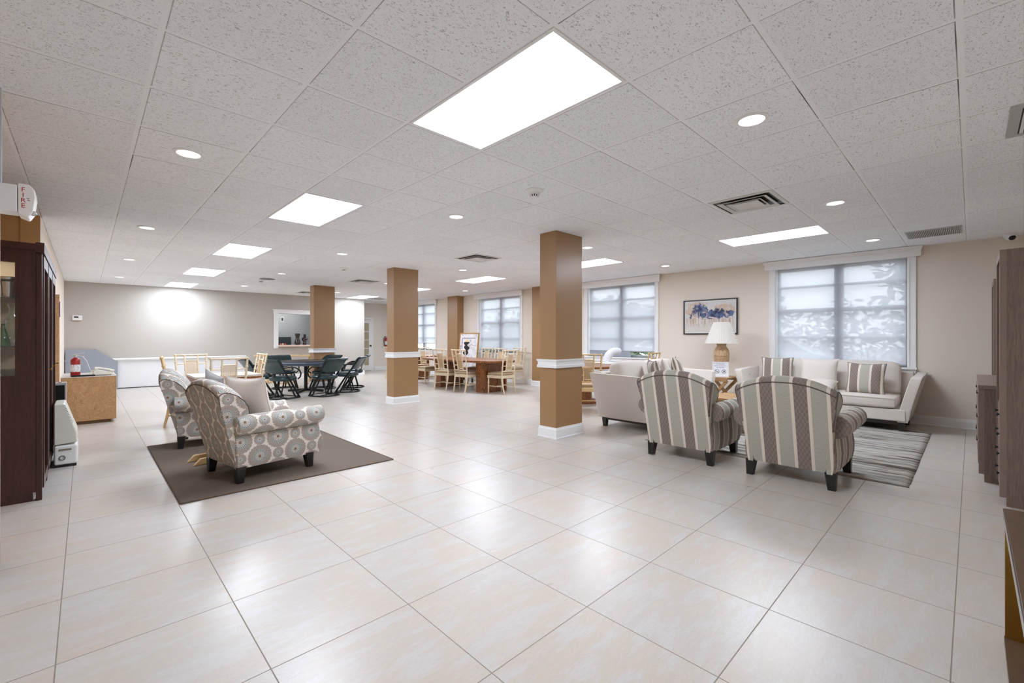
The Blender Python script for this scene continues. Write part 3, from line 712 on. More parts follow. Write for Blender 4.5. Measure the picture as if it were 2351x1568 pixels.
# ------------------------------------------------------------------ rugs
def mat_rug_dark():
    t = NT('brown_rug'); v = t.coord(); a = t.noise(v, 260, 3, 0.8); b = t.noise(v, 2.2, 4, 0.6)
    x, y, z = t.sep(v)
    c = t.mix(t.sstep(0.35, 0.65, a), srgb(82, 72, 63), srgb(140, 127, 114)); c = t.mix(t.math('MULTIPLY', t.sstep(0.4, 0.7, b), 0.35), c, srgb(122, 110, 98))
    t.bsdf(c, 0.95, 0, 0.1, a, 0.5, 0.004); return t.m
def mat_rug_stripe():
    t = NT('striped_shag_rug'); v = t.coord(scale=(1, 1, 1)); x, y, z = t.sep(v)
    wob = t.math('MULTIPLY', t.math('SUBTRACT', t.noise(t.coord(scale=(2, 2, 1)), 3, 3), 0.5), 0.05)
    xx = t.math('ADD', x, wob)
    n1 = t.n('ShaderNodeTexNoise', {'Vector': t.n('ShaderNodeCombineXYZ', {0: t.math('MULTIPLY', xx, 11.0), 1: t.math('MULTIPLY', y, 0.7), 2: 0.0}).outputs[0], 'Scale': 1.0, 'Detail': 4.0, 'Roughness': 0.65}).outputs[0]
    n2 = t.n('ShaderNodeTexNoise', {'Vector': t.n('ShaderNodeCombineXYZ', {0: t.math('MULTIPLY', xx, 8.0), 1: t.math('MULTIPLY', y, 0.5), 2: 4.0}).outputs[0], 'Scale': 1.0, 'Detail': 2.0}).outputs[0]
    fz = t.noise(v, 180, 3, 0.8)
    r = t.n('ShaderNodeValToRGB', {0: n1}); cr = r.color_ramp
    cols = [(0.30, srgb(60, 56, 54)), (0.40, srgb(112, 102, 92)), (0.46, srgb(164, 156, 146)), (0.53, srgb(226, 219, 208)), (0.60, srgb(134, 138, 138)), (0.70, srgb(194, 176, 156))]
    cr.elements[0].position, cr.elements[0].color = cols[0]; cr.elements[1].position, cr.elements[1].color = cols[-1]
    for p_, c_ in cols[1:-1]: e = cr.elements.new(p_); e.color = c_
    c = t.mix(t.math('MULTIPLY', t.sstep(0.5, 0.65, n2), 0.5), r.outputs[0], srgb(200, 196, 190))
    c = t.mix(t.math('MULTIPLY', t.sstep(0.5, 0.25, fz), 0.5), c, srgb(58, 54, 50))
    t.bsdf(c, 0.95, 0, 0.1, t.math('ADD', n1, t.math('MULTIPLY', fz, 0.6)), 1.0, 0.012); return t.m
bm = new_bm(); box(bm, 0.53, 2.33, 4.22, 6.72, 0.0005, RUGT)
o = obj('area_rug', bm, mat_rug_dark(), smooth=0, bevel=0.003); tag(o, 'plain dark brown area rug under the medallion armchairs', 'rug')
bm = new_bm(); 
for a_ in ((0.527, 2.333, 4.214, 4.226), (0.527, 2.333, 6.714, 6.726), (0.524, 0.536, 4.22, 6.72), (2.324, 2.336, 4.22, 6.72)): box(bm, *a_, 0.0008, RUGT+0.0015)
bn = obj('binding', bm, plain('rug_binding', srgb(92, 74, 58), 0.8), o, smooth=0)
bm = new_bm(); nx, ny = 60, 44; G = []
for i in range(nx+1):
    row = []
    for j in range(ny+1):
        x = 5.06+(8.16-5.06)*i/nx; y = 0.37+(2.85-0.37)*j/ny
        e = i in (0, nx) or j in (0, ny)
        if i in (0, nx): x += random.uniform(-.003, .003)
        if j in (0, ny): y += random.uniform(-.004, .004)
        row.append(bm.verts.new((x, y, 0.004 if e else 0.014+random.uniform(-.002, .002))))
    G.append(row)
for i in range(nx):
    for j in range(ny): bm.faces.new([G[i][j], G[i+1][j], G[i+1][j+1], G[i][j+1]])
o = obj('area_rug', bm, mat_rug_stripe(), smooth=80); so = o.modifiers.new('solid', 'SOLIDIFY'); so.thickness = 0.0035; so.offset = -1
tag(o, 'shaggy grey and cream striped area rug beneath the striped armchairs and sofas', 'rug')
# ------------------------------------------------------------------ sofas (face +x, width along y)
M_DLEG = plain('dark_sofa_leg', srgb(44, 36, 32), 0.35)
def sofa(label, loc, rz, W, ncush, group=None, flare=0.15):
    t = thing('sofa', label, 'sofa', loc, rz, group); H = W/2
    bm = new_bm(); box(bm, -0.42, 0.44, -H+0.16, H-0.16, 0.15, 0.31); obj('base', bm, M_SOFA, t, bevel=0.015)
    bm = new_bm(); box(bm, -0.40, 0.41, -H+0.19, H-0.19, 0.10, 0.15); obj('plinth', bm, M_DLEG, t, smooth=0)
    for sx in (-1, 1):
        for sy in (-1, 1):
            bm = new_bm(); x, y = sx*0.37, sy*(H-0.21)
            loft(bm, [[Vector((x+k*r, y+l*r, z)) for k, l in ((-1, -1), (1, -1), (1, 1), (-1, 1))] for r, z in ((0.026, 0), (0.036, 0.135))]); obj('leg', bm, M_DLEG, t, smooth=0, bevel=0.002)
    # arms: flared slabs with a scooped front
    prof = [(-0.44, 0.135), (0.42, 0.135), (0.435, 0.30), (0.445, 0.45), (0.448, 0.60), (0.446, 0.70), (0.436, 0.735), (0.41, 0.752), (0.20, 0.757), (-0.10, 0.765), (-0.42, 0.775), (-0.50, 0.775)]
    for s in (-1, 1):
        bm = new_bm(); rings = []
        for k, (yy, ins) in enumerate(((0.0, 0.012), (0.008, 0.0), (0.102, 0.0), (0.11, 0.012))):
            ring = []
            for x, z in prof:
                fl_ = flare*((z-0.135)/0.64)**1.2
                cx_, cz_ = -0.02, 0.45; dx, dz = cx_-x, cz_-z; L = math.hypot(dx, dz)
                ring.append(Vector((x+dx/L*ins, s*(H-0.15-0.11+yy+0.005+fl_*1.0+0.0), z+dz/L*ins)))
            rings.append(ring)
        loft(bm, rings); o = obj('arm', bm, M_SOFA, t, smooth=35)
        for bx in (-0.12, 0.10):
            bm = new_bm(); z = 0.66; fl_ = flare*((z-0.135)/0.64)**1.2
            lathe(bm, [(0.012, 0.004), (0.011, -0.002), (0.006, -0.006), (0.001, -0.007)] if s > 0 else [(0.012, -0.004), (0.011, 0.002), (0.006, 0.006), (0.001, 0.007)], (bx, s*(H-0.255+fl_), z), 12, 'y'); obj('button', bm, M_PILL, o)
        bm = new_bm(); yy = H-0.145; pts = [(x+(0.0), s*(yy+flare*((z-0.135)/0.64)**1.2), z) for x, z in prof[1:]]
        tube(bm, pts, 0.004, 6); obj('piping', bm, M_SOFA, o)
    # back frame
    bm = new_bm(); prism(bm, [(-0.44, 0.14), (-0.30, 0.14), (-0.34, 0.70), (-0.36, 0.775), (-0.40, 0.785), (-0.49, 0.785), (-0.51, 0.75), (-0.47, 0.4)], -H+0.14, H-0.14, 'y'); obj('back_frame', bm, M_SOFA, t, bevel=0.012)
    IW = W-0.52
    for k in range(ncush):
        y0 = -IW/2+IW*k/ncush; y1 = y0+IW/ncush
        bm = new_bm(); rbox(bm, -0.31, 0.46, y0+0.004, y1-0.004, 0.31, 0.475, 0.045, 0.012)
        obj('seat_cushion', bm, M_SOFA, t, smooth=60)
        bm = new_bm(); tube(bm, [(0.462, y0+0.02, 0.455), (0.466, (y0+y1)/2, 0.462), (0.462, y1-0.02, 0.455)], 0.004, 6); obj('piping', bm, M_SOFA, t)
        bm = new_bm(); rbox(bm, -0.13, 0.09, y0+0.004, y1-0.004, -0.235, 0.235, 0.07, 0.0, 9)
        for v in bm.verts:
            u = (v.co.y-(y0+y1)/2)/((y1-y0)/2); q = v.co.z/0.235
            v.co.x += 0.035*(1-u*u)*(1-q*q)*(1 if v.co.x > 0 else 0)
            if q > 0: v.co.z += 0.02*(1-u**4)
        xform(bm, Matrix.Translation((-0.205, 0, 0.685)) @ Matrix.Rotation(-0.23, 4, 'Y'))
        obj('back_cushion', bm, M_SOFA, t, smooth=60)
    return t
SB = (8.36, 1.62); SW = 2.34
sofa('long light grey sofa beneath the large right window', (SB[0], SB[1], 0), PI, SW, 2)
SA = (6.33, 3.34)
sofa('light grey sofa seen from its side, left of the lamp, back to the dining chairs', (SA[0], SA[1], 0), -PI/2, 2.14, 2)
G_ = 'striped pillows on the sofas'
def sp(label, loc, rz, mat=M_STRIPE, w_=0.46, tilt=-0.25, roll=0.0, g=None): return pillow('throw_pillow', label, w_, w_, 0.16, mat, loc, rz, tilt, roll, g, M_PIPED if mat is M_STRIPE else M_PILL)
sp('striped pillow on the window sofa, at its left end below the mullion', (8.27, 2.24, 0.735), PI+0.15)
sp('striped pillow on the window sofa, right of the plain one', (8.19, 1.07, 0.69), PI-0.1)
sp('large plain linen pillow in the middle of the window sofa', (8.22, 1.65, 0.72), PI, M_SOFA, 0.50)
sp('small plain pillow lying flat in the middle of the window sofa seat', (8.02, 1.60, 0.55), PI, M_SOFA, 0.40, -1.2)
sp('striped pillow on the side-seen sofa, left one by the near arm', (5.98, 3.19, 0.735), -PI/2+0.75)
sp('striped pillow on the side-seen sofa, right one', (6.75, 3.22, 0.755), -PI/2+0.35)
sp('plain linen pillow on the side-seen sofa between the striped pillows', (6.50, 3.30, 0.745), -PI/2+0.5, M_SOFA)
# ------------------------------------------------------------------ end table, lamp, sign, coffee table
t = thing('end_table', 'small wooden end table with crossed legs between the two sofas', 'table', (8.30, 3.17, 0))
bm = new_bm(); box(bm, -0.27, 0.27, -0.23, 0.27, 0.560, 0.585); obj('tabletop', bm, M_PINE, t, smooth=0, bevel=0.003)
for s in (-1, 1):
    bm = new_bm(); bar(bm, (-0.245, -0.21*1, 0.537), (-0.245, 0.24, 0.537), 0.045) if s < 0 else bar(bm, (0.245, -0.21, 0.537), (0.245, 0.24, 0.537), 0.045); obj('apron', bm, M_PINE, t, smooth=0)
    for q in (-1, 1):
        bm = new_bm(); bar(bm, (s*0.24, q*0.21, 0.53), (s*0.24+(-0.0 if q > 0 else 0.03*s*-1), -q*0.22, 0.03), 0.035, 0.05); obj('leg', bm, M_PINE, t, smooth=0)
    bm = new_bm(); bar(bm, (s*0.25, -0.26, 0.02), (s*0.25, 0.26, 0.02), 0.04); obj('foot_rail', bm, M_PINE, t, smooth=0)
t = thing('table_lamp', 'table lamp with white pleated shade and carved wooden urn base', 'lamp', (8.40, 3.18, 0.586))
M_URN = wood('carved_urn_wood', srgb(156, 122, 88), srgb(214, 184, 148), (18, 18, 2.5), 0.6, 2.0, 0.3, 0.5)
LS = 1.28
bm = new_bm(); lathe(bm, [(a_*LS, b_*LS*1.05) for a_, b_ in [(0.06, 0), (0.062, 0.01), (0.068, 0.05), (0.082, 0.12), (0.097, 0.20), (0.103, 0.26), (0.1035, 0.268), (0.098, 0.272), (0.1035, 0.276), (0.101, 0.32), (0.088, 0.365), (0.066, 0.395), (0.06, 0.415), (0.066, 0.43), (0.068, 0.44), (0.05, 0.442)]], seg=32); obj('base', bm, M_URN, t)
bm = new_bm(); tube(bm, [(0, 0, 0.55), (0, 0, 0.97)], 0.007, 8); obj('pole', bm, M_BRASS, t)
bm = new_bm(); R = []
for r0, z in ((0.282, 0.595), (0.280, 0.605), (0.137, 0.975), (0.135, 0.985)):
    R.append([Vector(((r0+(0.003 if k % 2 else -0.001))*math.cos(2*PI*k/96), (r0+(0.003 if k % 2 else -0.001))*math.sin(2*PI*k/96), z)) for k in range(96)])
loft(bm, R, True, False)
tm = NT('pleated_shade'); b_ = tm.n('ShaderNodeBsdfDiffuse', {'Color': srgb(246, 244, 238)}); c_ = tm.n('ShaderNodeBsdfTranslucent', {'Color': srgb(246, 244, 238)}); m_ = tm.n('ShaderNodeMixShader', {0: 0.35}); tm.t.links.new(b_.outputs[0], m_.inputs[1]); tm.t.links.new(c_.outputs[0], m_.inputs[2]); tm.t.links.new(m_.outputs[0], tm.out.inputs[0])
obj('lamp_shade', bm, tm.m, t, smooth=0)
# sign
def text_bm(s, size, align='CENTER'):
    cu = bpy.data.curves.new('txt', 'FONT'); cu.body = s; cu.size = size; cu.align_x = align; cu.extrude = 0.0004; cu.resolution_u = 2
    o = bpy.data.objects.new('txt', cu); me = bpy.data.meshes.new_from_object(o); bm = new_bm(); bm.from_mesh(me)
    bpy.data.objects.remove(o); bpy.data.curves.remove(cu); bpy.data.meshes.remove(me); return bm
# sign faces -x/-y (towards the seating)
t = thing('notice_sign', 'white framed notice with two prohibition symbols, standing on the end table', 'sign', (8.12, 3.09, 0.586), 0.0)
SM = Matrix.Rotation(math.radians(-60), 4, 'Z') @ Matrix.Rotation(math.radians(-6), 4, 'X')
def sobj(name, bm, m, par=t, **k): xform(bm, SM); return obj(name, bm, m, par, **k)
sw, sh_ = 0.265, 0.27
bm = new_bm()
for a_ in ((-sw/2, -sw/2+0.02, 0, sh_), (sw/2-0.02, sw/2, 0, sh_), (-sw/2+0.02, sw/2-0.02, 0, 0.02), (-sw/2+0.02, sw/2-0.02, sh_-0.02, sh_)): box(bm, a_[0], a_[1], -0.010, 0.008, a_[2], a_[3])
sobj('frame', bm, M_WHITE, smooth=0)
bm = new_bm(); box(bm, -sw/2+0.02, sw/2-0.02, -0.002, 0.004, 0.02, sh_-0.02); pg = sobj('notice_sheet', bm, plain('paper', srgb(240, 242, 246), 0.5), smooth=0)
TXM = Matrix.Rotation(PI/2, 4, 'X')
for s_, z, sz in (('NO SMOKING', 0.222, 0.021), ('EATING OR DRINKING', 0.193, 0.0195), ('IN THIS AREA', 0.164, 0.021)):
    bm = text_bm(s_, sz); xform(bm, Matrix.Translation((0, -0.003, z)) @ TXM); sobj('lettering', bm, M_BLACK, pg, smooth=0)
for cx_ in (-0.055, 0.055):
    bm = new_bm(); pts = [(cx_+0.034*math.cos(k/24*2*PI), -0.003, 0.10+0.034*math.sin(k/24*2*PI)) for k in range(25)]; tube(bm, pts, 0.0028, 6, False)
    bar(bm, (cx_-0.024, -0.003, 0.124), (cx_+0.024, -0.003, 0.076), 0.005, 0.003)
    if cx_ < 0: bar(bm, (cx_-0.022, -0.003, 0.098), (cx_+0.020, -0.003, 0.098), 0.003, 0.007)
    else: box(bm, cx_-0.002, cx_+0.014, -0.004, -0.0025, 0.092, 0.116); box(bm, cx_-0.018, cx_-0.004, -0.004, -0.0025, 0.084, 0.094)
    sobj('prohibition_symbol', bm, M_BLACK, pg, smooth=0)
t = thing('coffee_table', 'low pine coffee table glimpsed between the striped armchairs', 'table', (6.62, 2.02, 0.016))
bm = new_bm(); box(bm, -0.36, 0.36, -0.58, 0.58, 0.40, 0.44); obj('tabletop', bm, M_PINE, t, smooth=0, bevel=0.004)
bm = new_bm(); box(bm, -0.31, 0.31, -0.52, 0.52, 0.31, 0.40); obj('apron', bm, M_PINE, t, smooth=0)
for s in (-1, 1):
    for q in (-1, 1):
        bm = new_bm(); bar(bm, (q*0.28, s*0.46, 0.31), (-q*0.28, s*0.46, 0.0), 0.05, 0.045); obj('leg', bm, M_PINE, t, smooth=0)
# ------------------------------------------------------------------ painting on the window wall
def mat_art():
    t = NT('abstract_tree_painting'); v = t.coord('UV'); x, y, z = t.sep(v)      # u 0..1 , v 0..1
    a = t.n('ShaderNodeTexNoise', {'Vector': t.coord('UV', (1.8, 1, 1)), 'Scale': 7.0, 'Detail': 7.0, 'Roughness': 0.72, 'Distortion': 0.6}).outputs[0]
    b = t.n('ShaderNodeTexNoise', {'Vector': t.coord('UV', (1.8, 1, 1), (5, 3, 0)), 'Scale': 5.0, 'Detail': 6.0, 'Roughness': 0.7}).outputs[0]
    st = t.n('ShaderNodeTexNoise', {'Vector': t.coord('UV', (30, 2.0, 1)), 'Scale': 1.0, 'Detail': 4.0, 'Roughness': 0.7}).outputs[0]
    def blob(cx, cy, rx, ry):
        dx = t.math('DIVIDE', t.math('SUBTRACT', x, cx), rx); dy = t.math('DIVIDE', t.math('SUBTRACT', y, cy), ry)
        return t.math('SUBTRACT', 1.0, t.math('ADD', t.math('MULTIPLY', dx, dx), t.math('MULTIPLY', dy, dy)))
    nz = t.math('MULTIPLY', t.math('SUBTRACT', a, 0.5), 5.5)
    bands = t.math('MAXIMUM', blob(0.30, 0.72, 0.17, 0.27), t.math('MAXIMUM', blob(0.64, 0.62, 0.24, 0.15), t.math('MAXIMUM', blob(0.5, 0.56, 0.50, 0.13), blob(0.9, 0.6, 0.15, 0.10))))
    blue = t.sstep(0.15, 0.55, t.math('ADD', bands, nz))
    tanb = t.sstep(0.2, 0.7, t.math('ADD', t.math('MAXIMUM', blob(0.25, 0.72, 0.3, 0.34), blob(0.78, 0.72, 0.25, 0.2)), t.math('MULTIPLY', t.math('SUBTRACT', b, 0.5), 5.0)))
    c = t.mix(y, srgb(214, 208, 200), srgb(206, 206, 206))
    c = t.mix(t.math('MULTIPLY', tanb, 0.75), c, srgb(200, 172, 142))
    refl = t.math('MULTIPLY', t.sstep(0.08, 0.36, y), t.math('SUBTRACT', 1.0, t.sstep(0.42, 0.52, y)))
    c = t.mix(t.math('MULTIPLY', refl, t.math('MULTIPLY', t.sstep(0.42, 0.62, st), 0.85)), c, srgb(176, 140, 104))
    c = t.mix(t.math('MULTIPLY', refl, t.math('MULTIPLY', t.sstep(0.60, 0.72, st), 0.8)), c, srgb(92, 68, 58))
    c = t.mix(t.math('MULTIPLY', blue, t.sstep(0.36, 0.46, y)), c, t.mix(t.sstep(0.4, 0.6, b), srgb(34, 40, 78), srgb(92, 108, 148)))
    tr = t.math('MULTIPLY', t.math('MULTIPLY', t.sstep(0.20, 0.21, x), t.math('SUBTRACT', 1.0, t.sstep(0.31, 0.32, x))), t.math('MULTIPLY', t.sstep(0.25, 0.3, y), t.math('SUBTRACT', 1.0, t.sstep(0.62, 0.72, y))))
    s2 = t.math('GREATER_THAN', t.math('SINE', t.math('MULTIPLY', x, 200.0)), 0.35)
    c = t.mix(t.math('MULTIPLY', t.math('MULTIPLY', tr, s2), 0.8), c, srgb(232, 230, 226))
    t.bsdf(c, 0.35, 0, 0.4); return t.m
t = thing('framed_painting', 'black framed abstract painting of blue trees on the wall behind the lamp', 'painting', (8.90, 3.59, 1.70))
W2, H2 = 0.525, 0.345; bm = new_bm()
for a_ in ((-W2, -W2+0.022, -H2, H2), (W2-0.022, W2, -H2, H2), (-W2+.022, W2-.022, -H2, -H2+0.022), (-W2+.022, W2-.022, H2-0.022, H2)): box(bm, -0.035, -0.001, a_[0], a_[1], a_[2], a_[3])
obj('frame', bm, M_BLACK, t, smooth=0)
bm = new_bm(); box(bm, -0.018, -0.002, -W2+.022, W2-.022, -H2+.022, H2-.022); obj('mat_board', bm, plain('mat_white', srgb(236, 236, 234), 0.6), t, smooth=0)
bm = new_bm(); box(bm, -0.022, -0.018, -W2+.042, W2-.042, -H2+.042, H2-.042); obj('canvas', bm, mat_art(), t, smooth=0, uv=lambda co, n: ((W2-.042-co.y)/(2*(W2-.042)), (co.z+H2-.042)/(2*(H2-.042))))
# ------------------------------------------------------------------ bamboo dining chairs (face +x)
def bamboo(bm, p, q, r=0.0125, nodes=2, r2=None):
    p = Vector(p); q = Vector(q); r2 = r2 or r
    ts = [(0, 1.0)]
    for k in range(1, nodes+1):
        c = k/(nodes+1); L = (q-p).length; e = 0.010/max(L, 0.01)
        ts += [(c-e*2, 1.0), (c-e, 1.35), (c, 1.45), (c+e, 1.35), (c+2*e, 1.0)]
    ts.append((1, 1.0))
    tube(bm, [p+(q-p)*t for t, _ in ts], [(r+(r2-r)*t)*m for t, m in ts], 8)
def bamboo_chair(label, loc, rz, wood=M_BAMB, group=None):
    t = thing('bamboo_dining_chair', label, 'chair', loc, rz, group)
    BX = lambda z: -0.225-0.10*max(0, (z-0.44)/0.56)**1.1
    for s in (-1, 1):
        bm = new_bm(); tube(bm, [(-0.295, s*0.185, 0), (-0.262, s*0.19, 0.14), (-0.235, s*0.195, 0.30), (-0.225, s*0.197, 0.43)], [0.013, 0.018, 0.022, 0.022], 8, sq=True); obj('leg', bm, wood, t)
        bm = new_bm(); bamboo(bm, (0.205, s*0.215, 0), (0.195, s*0.215, 0.36), 0.016, 2, 0.019); obj('leg', bm, wood, t)
        bm = new_bm(); bamboo(bm, (-0.25, s*0.19, 0.17), (0.20, s*0.215, 0.17), 0.010, 2); obj('stretcher', bm, wood, t)
    bm = new_bm(); bamboo(bm, (-0.02, -0.2, 0.17), (-0.02, 0.2, 0.17), 0.010, 1); obj('stretcher', bm, wood, t)
    bm = new_bm(); loft(bm, [[Vector(p+(z,)) for p in ((-0.245, -0.21), (0.225, -0.24), (0.225, 0.24), (-0.245, 0.21))] for z in (0.355, 0.425)]); obj('seat_frame', bm, wood, t, smooth=0, bevel=0.008)
    bm = new_bm(); rbox(bm, -0.215, 0.235, -0.225, 0.225, 0.425, 0.485, 0.028, 0.012, 6); obj('seat_cushion', bm, M_SEATC, t, smooth=60)
    P = lambda y, z: (BX(z), y*(1+0.10*max(0, (z-0.44)/0.56)), z)
    bm = new_bm()
    for s in (-1, 1):
        pts = [P(s*0.197, z) for z in (0.43, 0.60, 0.74, 0.88, 0.995)]
        for a_, b_ in zip(pts[:-1], pts[1:]):
            bamboo(bm, a_, b_, 0.0145, 0)
            bmesh.ops.create_uvsphere(bm, u_segments=8, v_segments=6, radius=0.021, matrix=Matrix.Translation(b_))
    for z in (0.52, 0.995): bamboo(bm, P(-0.205, z), P(0.205, z), 0.0125, 3)
    for s in (-1, 1): bamboo(bm, P(s*0.082, 0.52), P(s*0.082, 0.995), 0.0115, 3)
    bamboo(bm, P(-0.082, 0.905), P(0.082, 0.905), 0.009, 1)
    for z in (0.64, 0.85):
        for s in (-1, 1): bamboo(bm, P(s*0.082, z), P(s*0.197, z), 0.008, 1)
    bamboo(bm, P(-0.082, 0.56), P(0.082, 0.56), 0.008, 1)
    obj('back_frame', bm, wood, t)
    bm = new_bm(); a_ = [P(-0.08, 0.56), P(0.08, 0.56), P(0.08, 0.90), P(-0.08, 0.90)]
    loft(bm, [[Vector(q)+Vector((dx, 0, 0)) for q in a_] for dx in (-0.0015, 0.0015)])
    obj('cane_panel', bm, M_CANE, t, smooth=0, uv=lambda co, n: (co.y, co.z)); return t
BC = bamboo_chair
D = math.radians
GB = 'bamboo dining chairs'
c0 = BC('bamboo chair with its back to us, left one near side of the oval table', (6.54, 9.10, 0), D(14), group=GB)
def bc(label, x, y, deg, src=None): return dup(src or c0, (x, y, 0), D(deg), label, GB)
bc('bamboo chair with its back to us, right one, near side of the oval table', 6.62, 8.40, 8)
bc('bamboo chair at the near right end of the oval table, back to us', 6.99, 7.62, 92)
bc('bamboo chair standing apart against the wall right of the oval table', 8.40, 8.72, 184)
bc('bamboo chair on the window side of the oval table, right of the leaning picture', 7.80, 9.42, 180)
bc('bamboo chair on the window side of the oval table, below the third window', 7.68, 8.74, 178)
bc('bamboo chair at the far left end of the oval table', 7.02, 10.72, -92)
bc('bamboo chair right beside the middle column, left of the oval table', 6.62, 11.35, 25)
c1 = BC('bamboo chair left of the small burl table, seen edge on behind the rear armchair', (1.12, 8.10, 0), D(-7), M_BAMBG, GB)
bc('bamboo chair nearest us at the small burl table, cane back towards us', 1.43, 7.42, 91)
bc('bamboo chair on the far side of the small burl table', 1.29, 8.75, -88)
bc('bamboo chair right of the small burl table, seen from its side beside the green chairs', 1.90, 8.56, 184)
bc('honey bamboo chair just right of the nearest column', 6.42, 4.72, 38, c1)
bc('honey bamboo chair behind the side-seen sofa, below the second window', 7.62, 4.42, 92, c1)
bc('bamboo chair peeping out left of the middle column', 7.06, 12.52, 5)
# ------------------------------------------------------------------ tables
t = thing('oval_dining_table', 'long oval burl wood dining table on two slab pedestals', 'table', (7.03, 9.0, 0))
bm = new_bm(); pts = []
for k in range(64):
    a = 2*PI*k/64; e = 2/3.2; pts.append((0.60*math.copysign(abs(math.cos(a))**e, math.cos(a)), 1.55*math.copysign(abs(math.sin(a))**e, math.sin(a))))
prism(bm, pts, 0.705, 0.75, 'z'); obj('tabletop', bm, M_BURL, t, bevel=0.006)
for y in (-1.0, 0.72):
    bm = new_bm(); box(bm, -0.32, 0.32, y-0.10, y+0.10, 0, 0.705); box(bm, -0.37, -0.32, y-0.14, y+0.14, 0, 0.705); box(bm, 0.32, 0.37, y-0.14, y+0.14, 0, 0.705); obj('pedestal', bm, M_BURL, t, smooth=0, bevel=0.004)
def slab_table(label, loc, lx, ly, name='burl_table', h=0.72, leg=True):
    t = thing(name, label, 'table', loc)
    bm = new_bm(); box(bm, -lx/2, lx/2, -ly/2, ly/2, h-0.03, h); obj('tabletop', bm, plain('pale_laminate', srgb(206, 198, 186), 0.3), t, smooth=0, bevel=0.004)
    bm = new_bm(); box(bm, -lx/2+0.004, lx/2-0.004, -ly/2+0.004, ly/2-0.004, h-0.12, h-0.03); obj('apron', bm, M_BURL, t, smooth=0)
    bm = new_bm(); box(bm, -0.13, 0.13, -0.13, 0.13, 0.04, h-0.12); box(bm, -0.2, 0.2, -0.2, 0.2, 0, 0.04); obj('pedestal', bm, M_BURL, t, smooth=0, bevel=0.003)
    return t
slab_table('square burl table with pale top behind the medallion armchairs', (1.56, 8.08, 0), 0.86, 0.80)
t = thing('round_burl_table', 'round burl table with brown edge behind the side-seen sofa, crowded with boxes', 'table', (7.18, 5.38, 0))
bm = new_bm(); lathe(bm, [(0.001, 0.70), (0.68, 0.70), (0.69, 0.71), (0.69, 0.735), (0.68, 0.745), (0.001, 0.745)], seg=48); obj('tabletop', bm, M_BURL, t)
bm = new_bm(); lathe(bm, [(0.30, 0), (0.30, 0.05), (0.16, 0.08), (0.16, 0.70)], seg=28); obj('pedestal', bm, M_BURL, t)
t = thing('oval_dining_table', 'dark edged table largely hidden behind the middle column', 'table', (7.58, 12.30, 0))
bm = new_bm(); prism(bm, [(x*0.80, y*0.62) for x, y in pts], 0.70, 0.745, 'z'); obj('tabletop', bm, M_BURL, t, bevel=0.005)
bm = new_bm(); box(bm, -0.25, 0.25, -0.4, 0.4, 0, 0.70); obj('pedestal', bm, M_BURL, t, smooth=0)
# table top clutter near window two
t = thing('storage_crate', 'dark plastic crate with pale rim on the round burl table', 'crate', (6.98, 5.62, 0.746), 0.3)
bm = new_bm(); R = [[Vector((sx*a, sy*b, z)) for sx, sy in ((-1, -1), (1, -1), (1, 1), (-1, 1))] for a, b, z in ((0.17, 0.14, 0), (0.20, 0.17, 0.22), (0.19, 0.16, 0.22), (0.16, 0.13, 0.012))]
loft(bm, R, True, False); bm.faces.new([bm.verts[i] for i in (0, 1, 2, 3)] if not bm.verts.ensure_lookup_table() else []); bm.faces.new([bm.verts[i] for i in (12, 13, 14, 15)])
obj('body', bm, plain('charcoal_plastic', srgb(52, 56, 66), 0.5), t, smooth=0)
bm = new_bm()
for a_ in ((-0.215, 0.215, -0.185, -0.165), (-0.215, 0.215, 0.165, 0.185), (-0.215, -0.195, -0.165, 0.165), (0.195, 0.215, -0.165, 0.165)): box(bm, *a_, 0.205, 0.23)
obj('rim', bm, M_WHITE, t, smooth=0)
bm = new_bm(); P_ = []; n = 46
for k in range(n+1):
    f = k/n; a = f*PI*0.62; P_.append(Vector((8.14+0.30*(1-math.cos(a)), 5.50-0.05*f, 0.768+0.22*math.sin(a)+0.0*f)))
o = None; bm = new_bm(); tube(bm, P_, [0.078+(0.006 if k % 2 else -0.003) for k in range(n+1)], 16)
o = obj('flexible_duct', bm, plain('white_duct', srgb(226, 228, 232), 0.4), smooth=30)
tag(o, 'white corrugated flexible duct curving up to the second window sill', 'duct')
t = thing('portable_air_conditioner', 'pale portable air conditioner standing under the second window with duct above', 'air conditioner', (8.14, 5.50, 0))
bm = new_bm(); rbox(bm, -0.2, 0.2, -0.22, 0.22, 0.02, 0.76, 0.05, 0, 6); obj('body', bm, M_WHITE, t)
bm = new_bm(); box(bm, -0.16, 0.16, -0.18, 0.18, 0, 0.03); obj('base', bm, M_BLACKM, t, smooth=0)
bm = new_bm(); box(bm, 8.88, 8.93, 5.36, 6.48, 0.845, 0.97); o = obj('window_vent_kit', bm, plain('grey_plastic', srgb(150, 156, 166), 0.5), smooth=0, bevel=0.004); tag(o, 'grey vent panel filling the gap below the shade of the second window', 'vent panel')
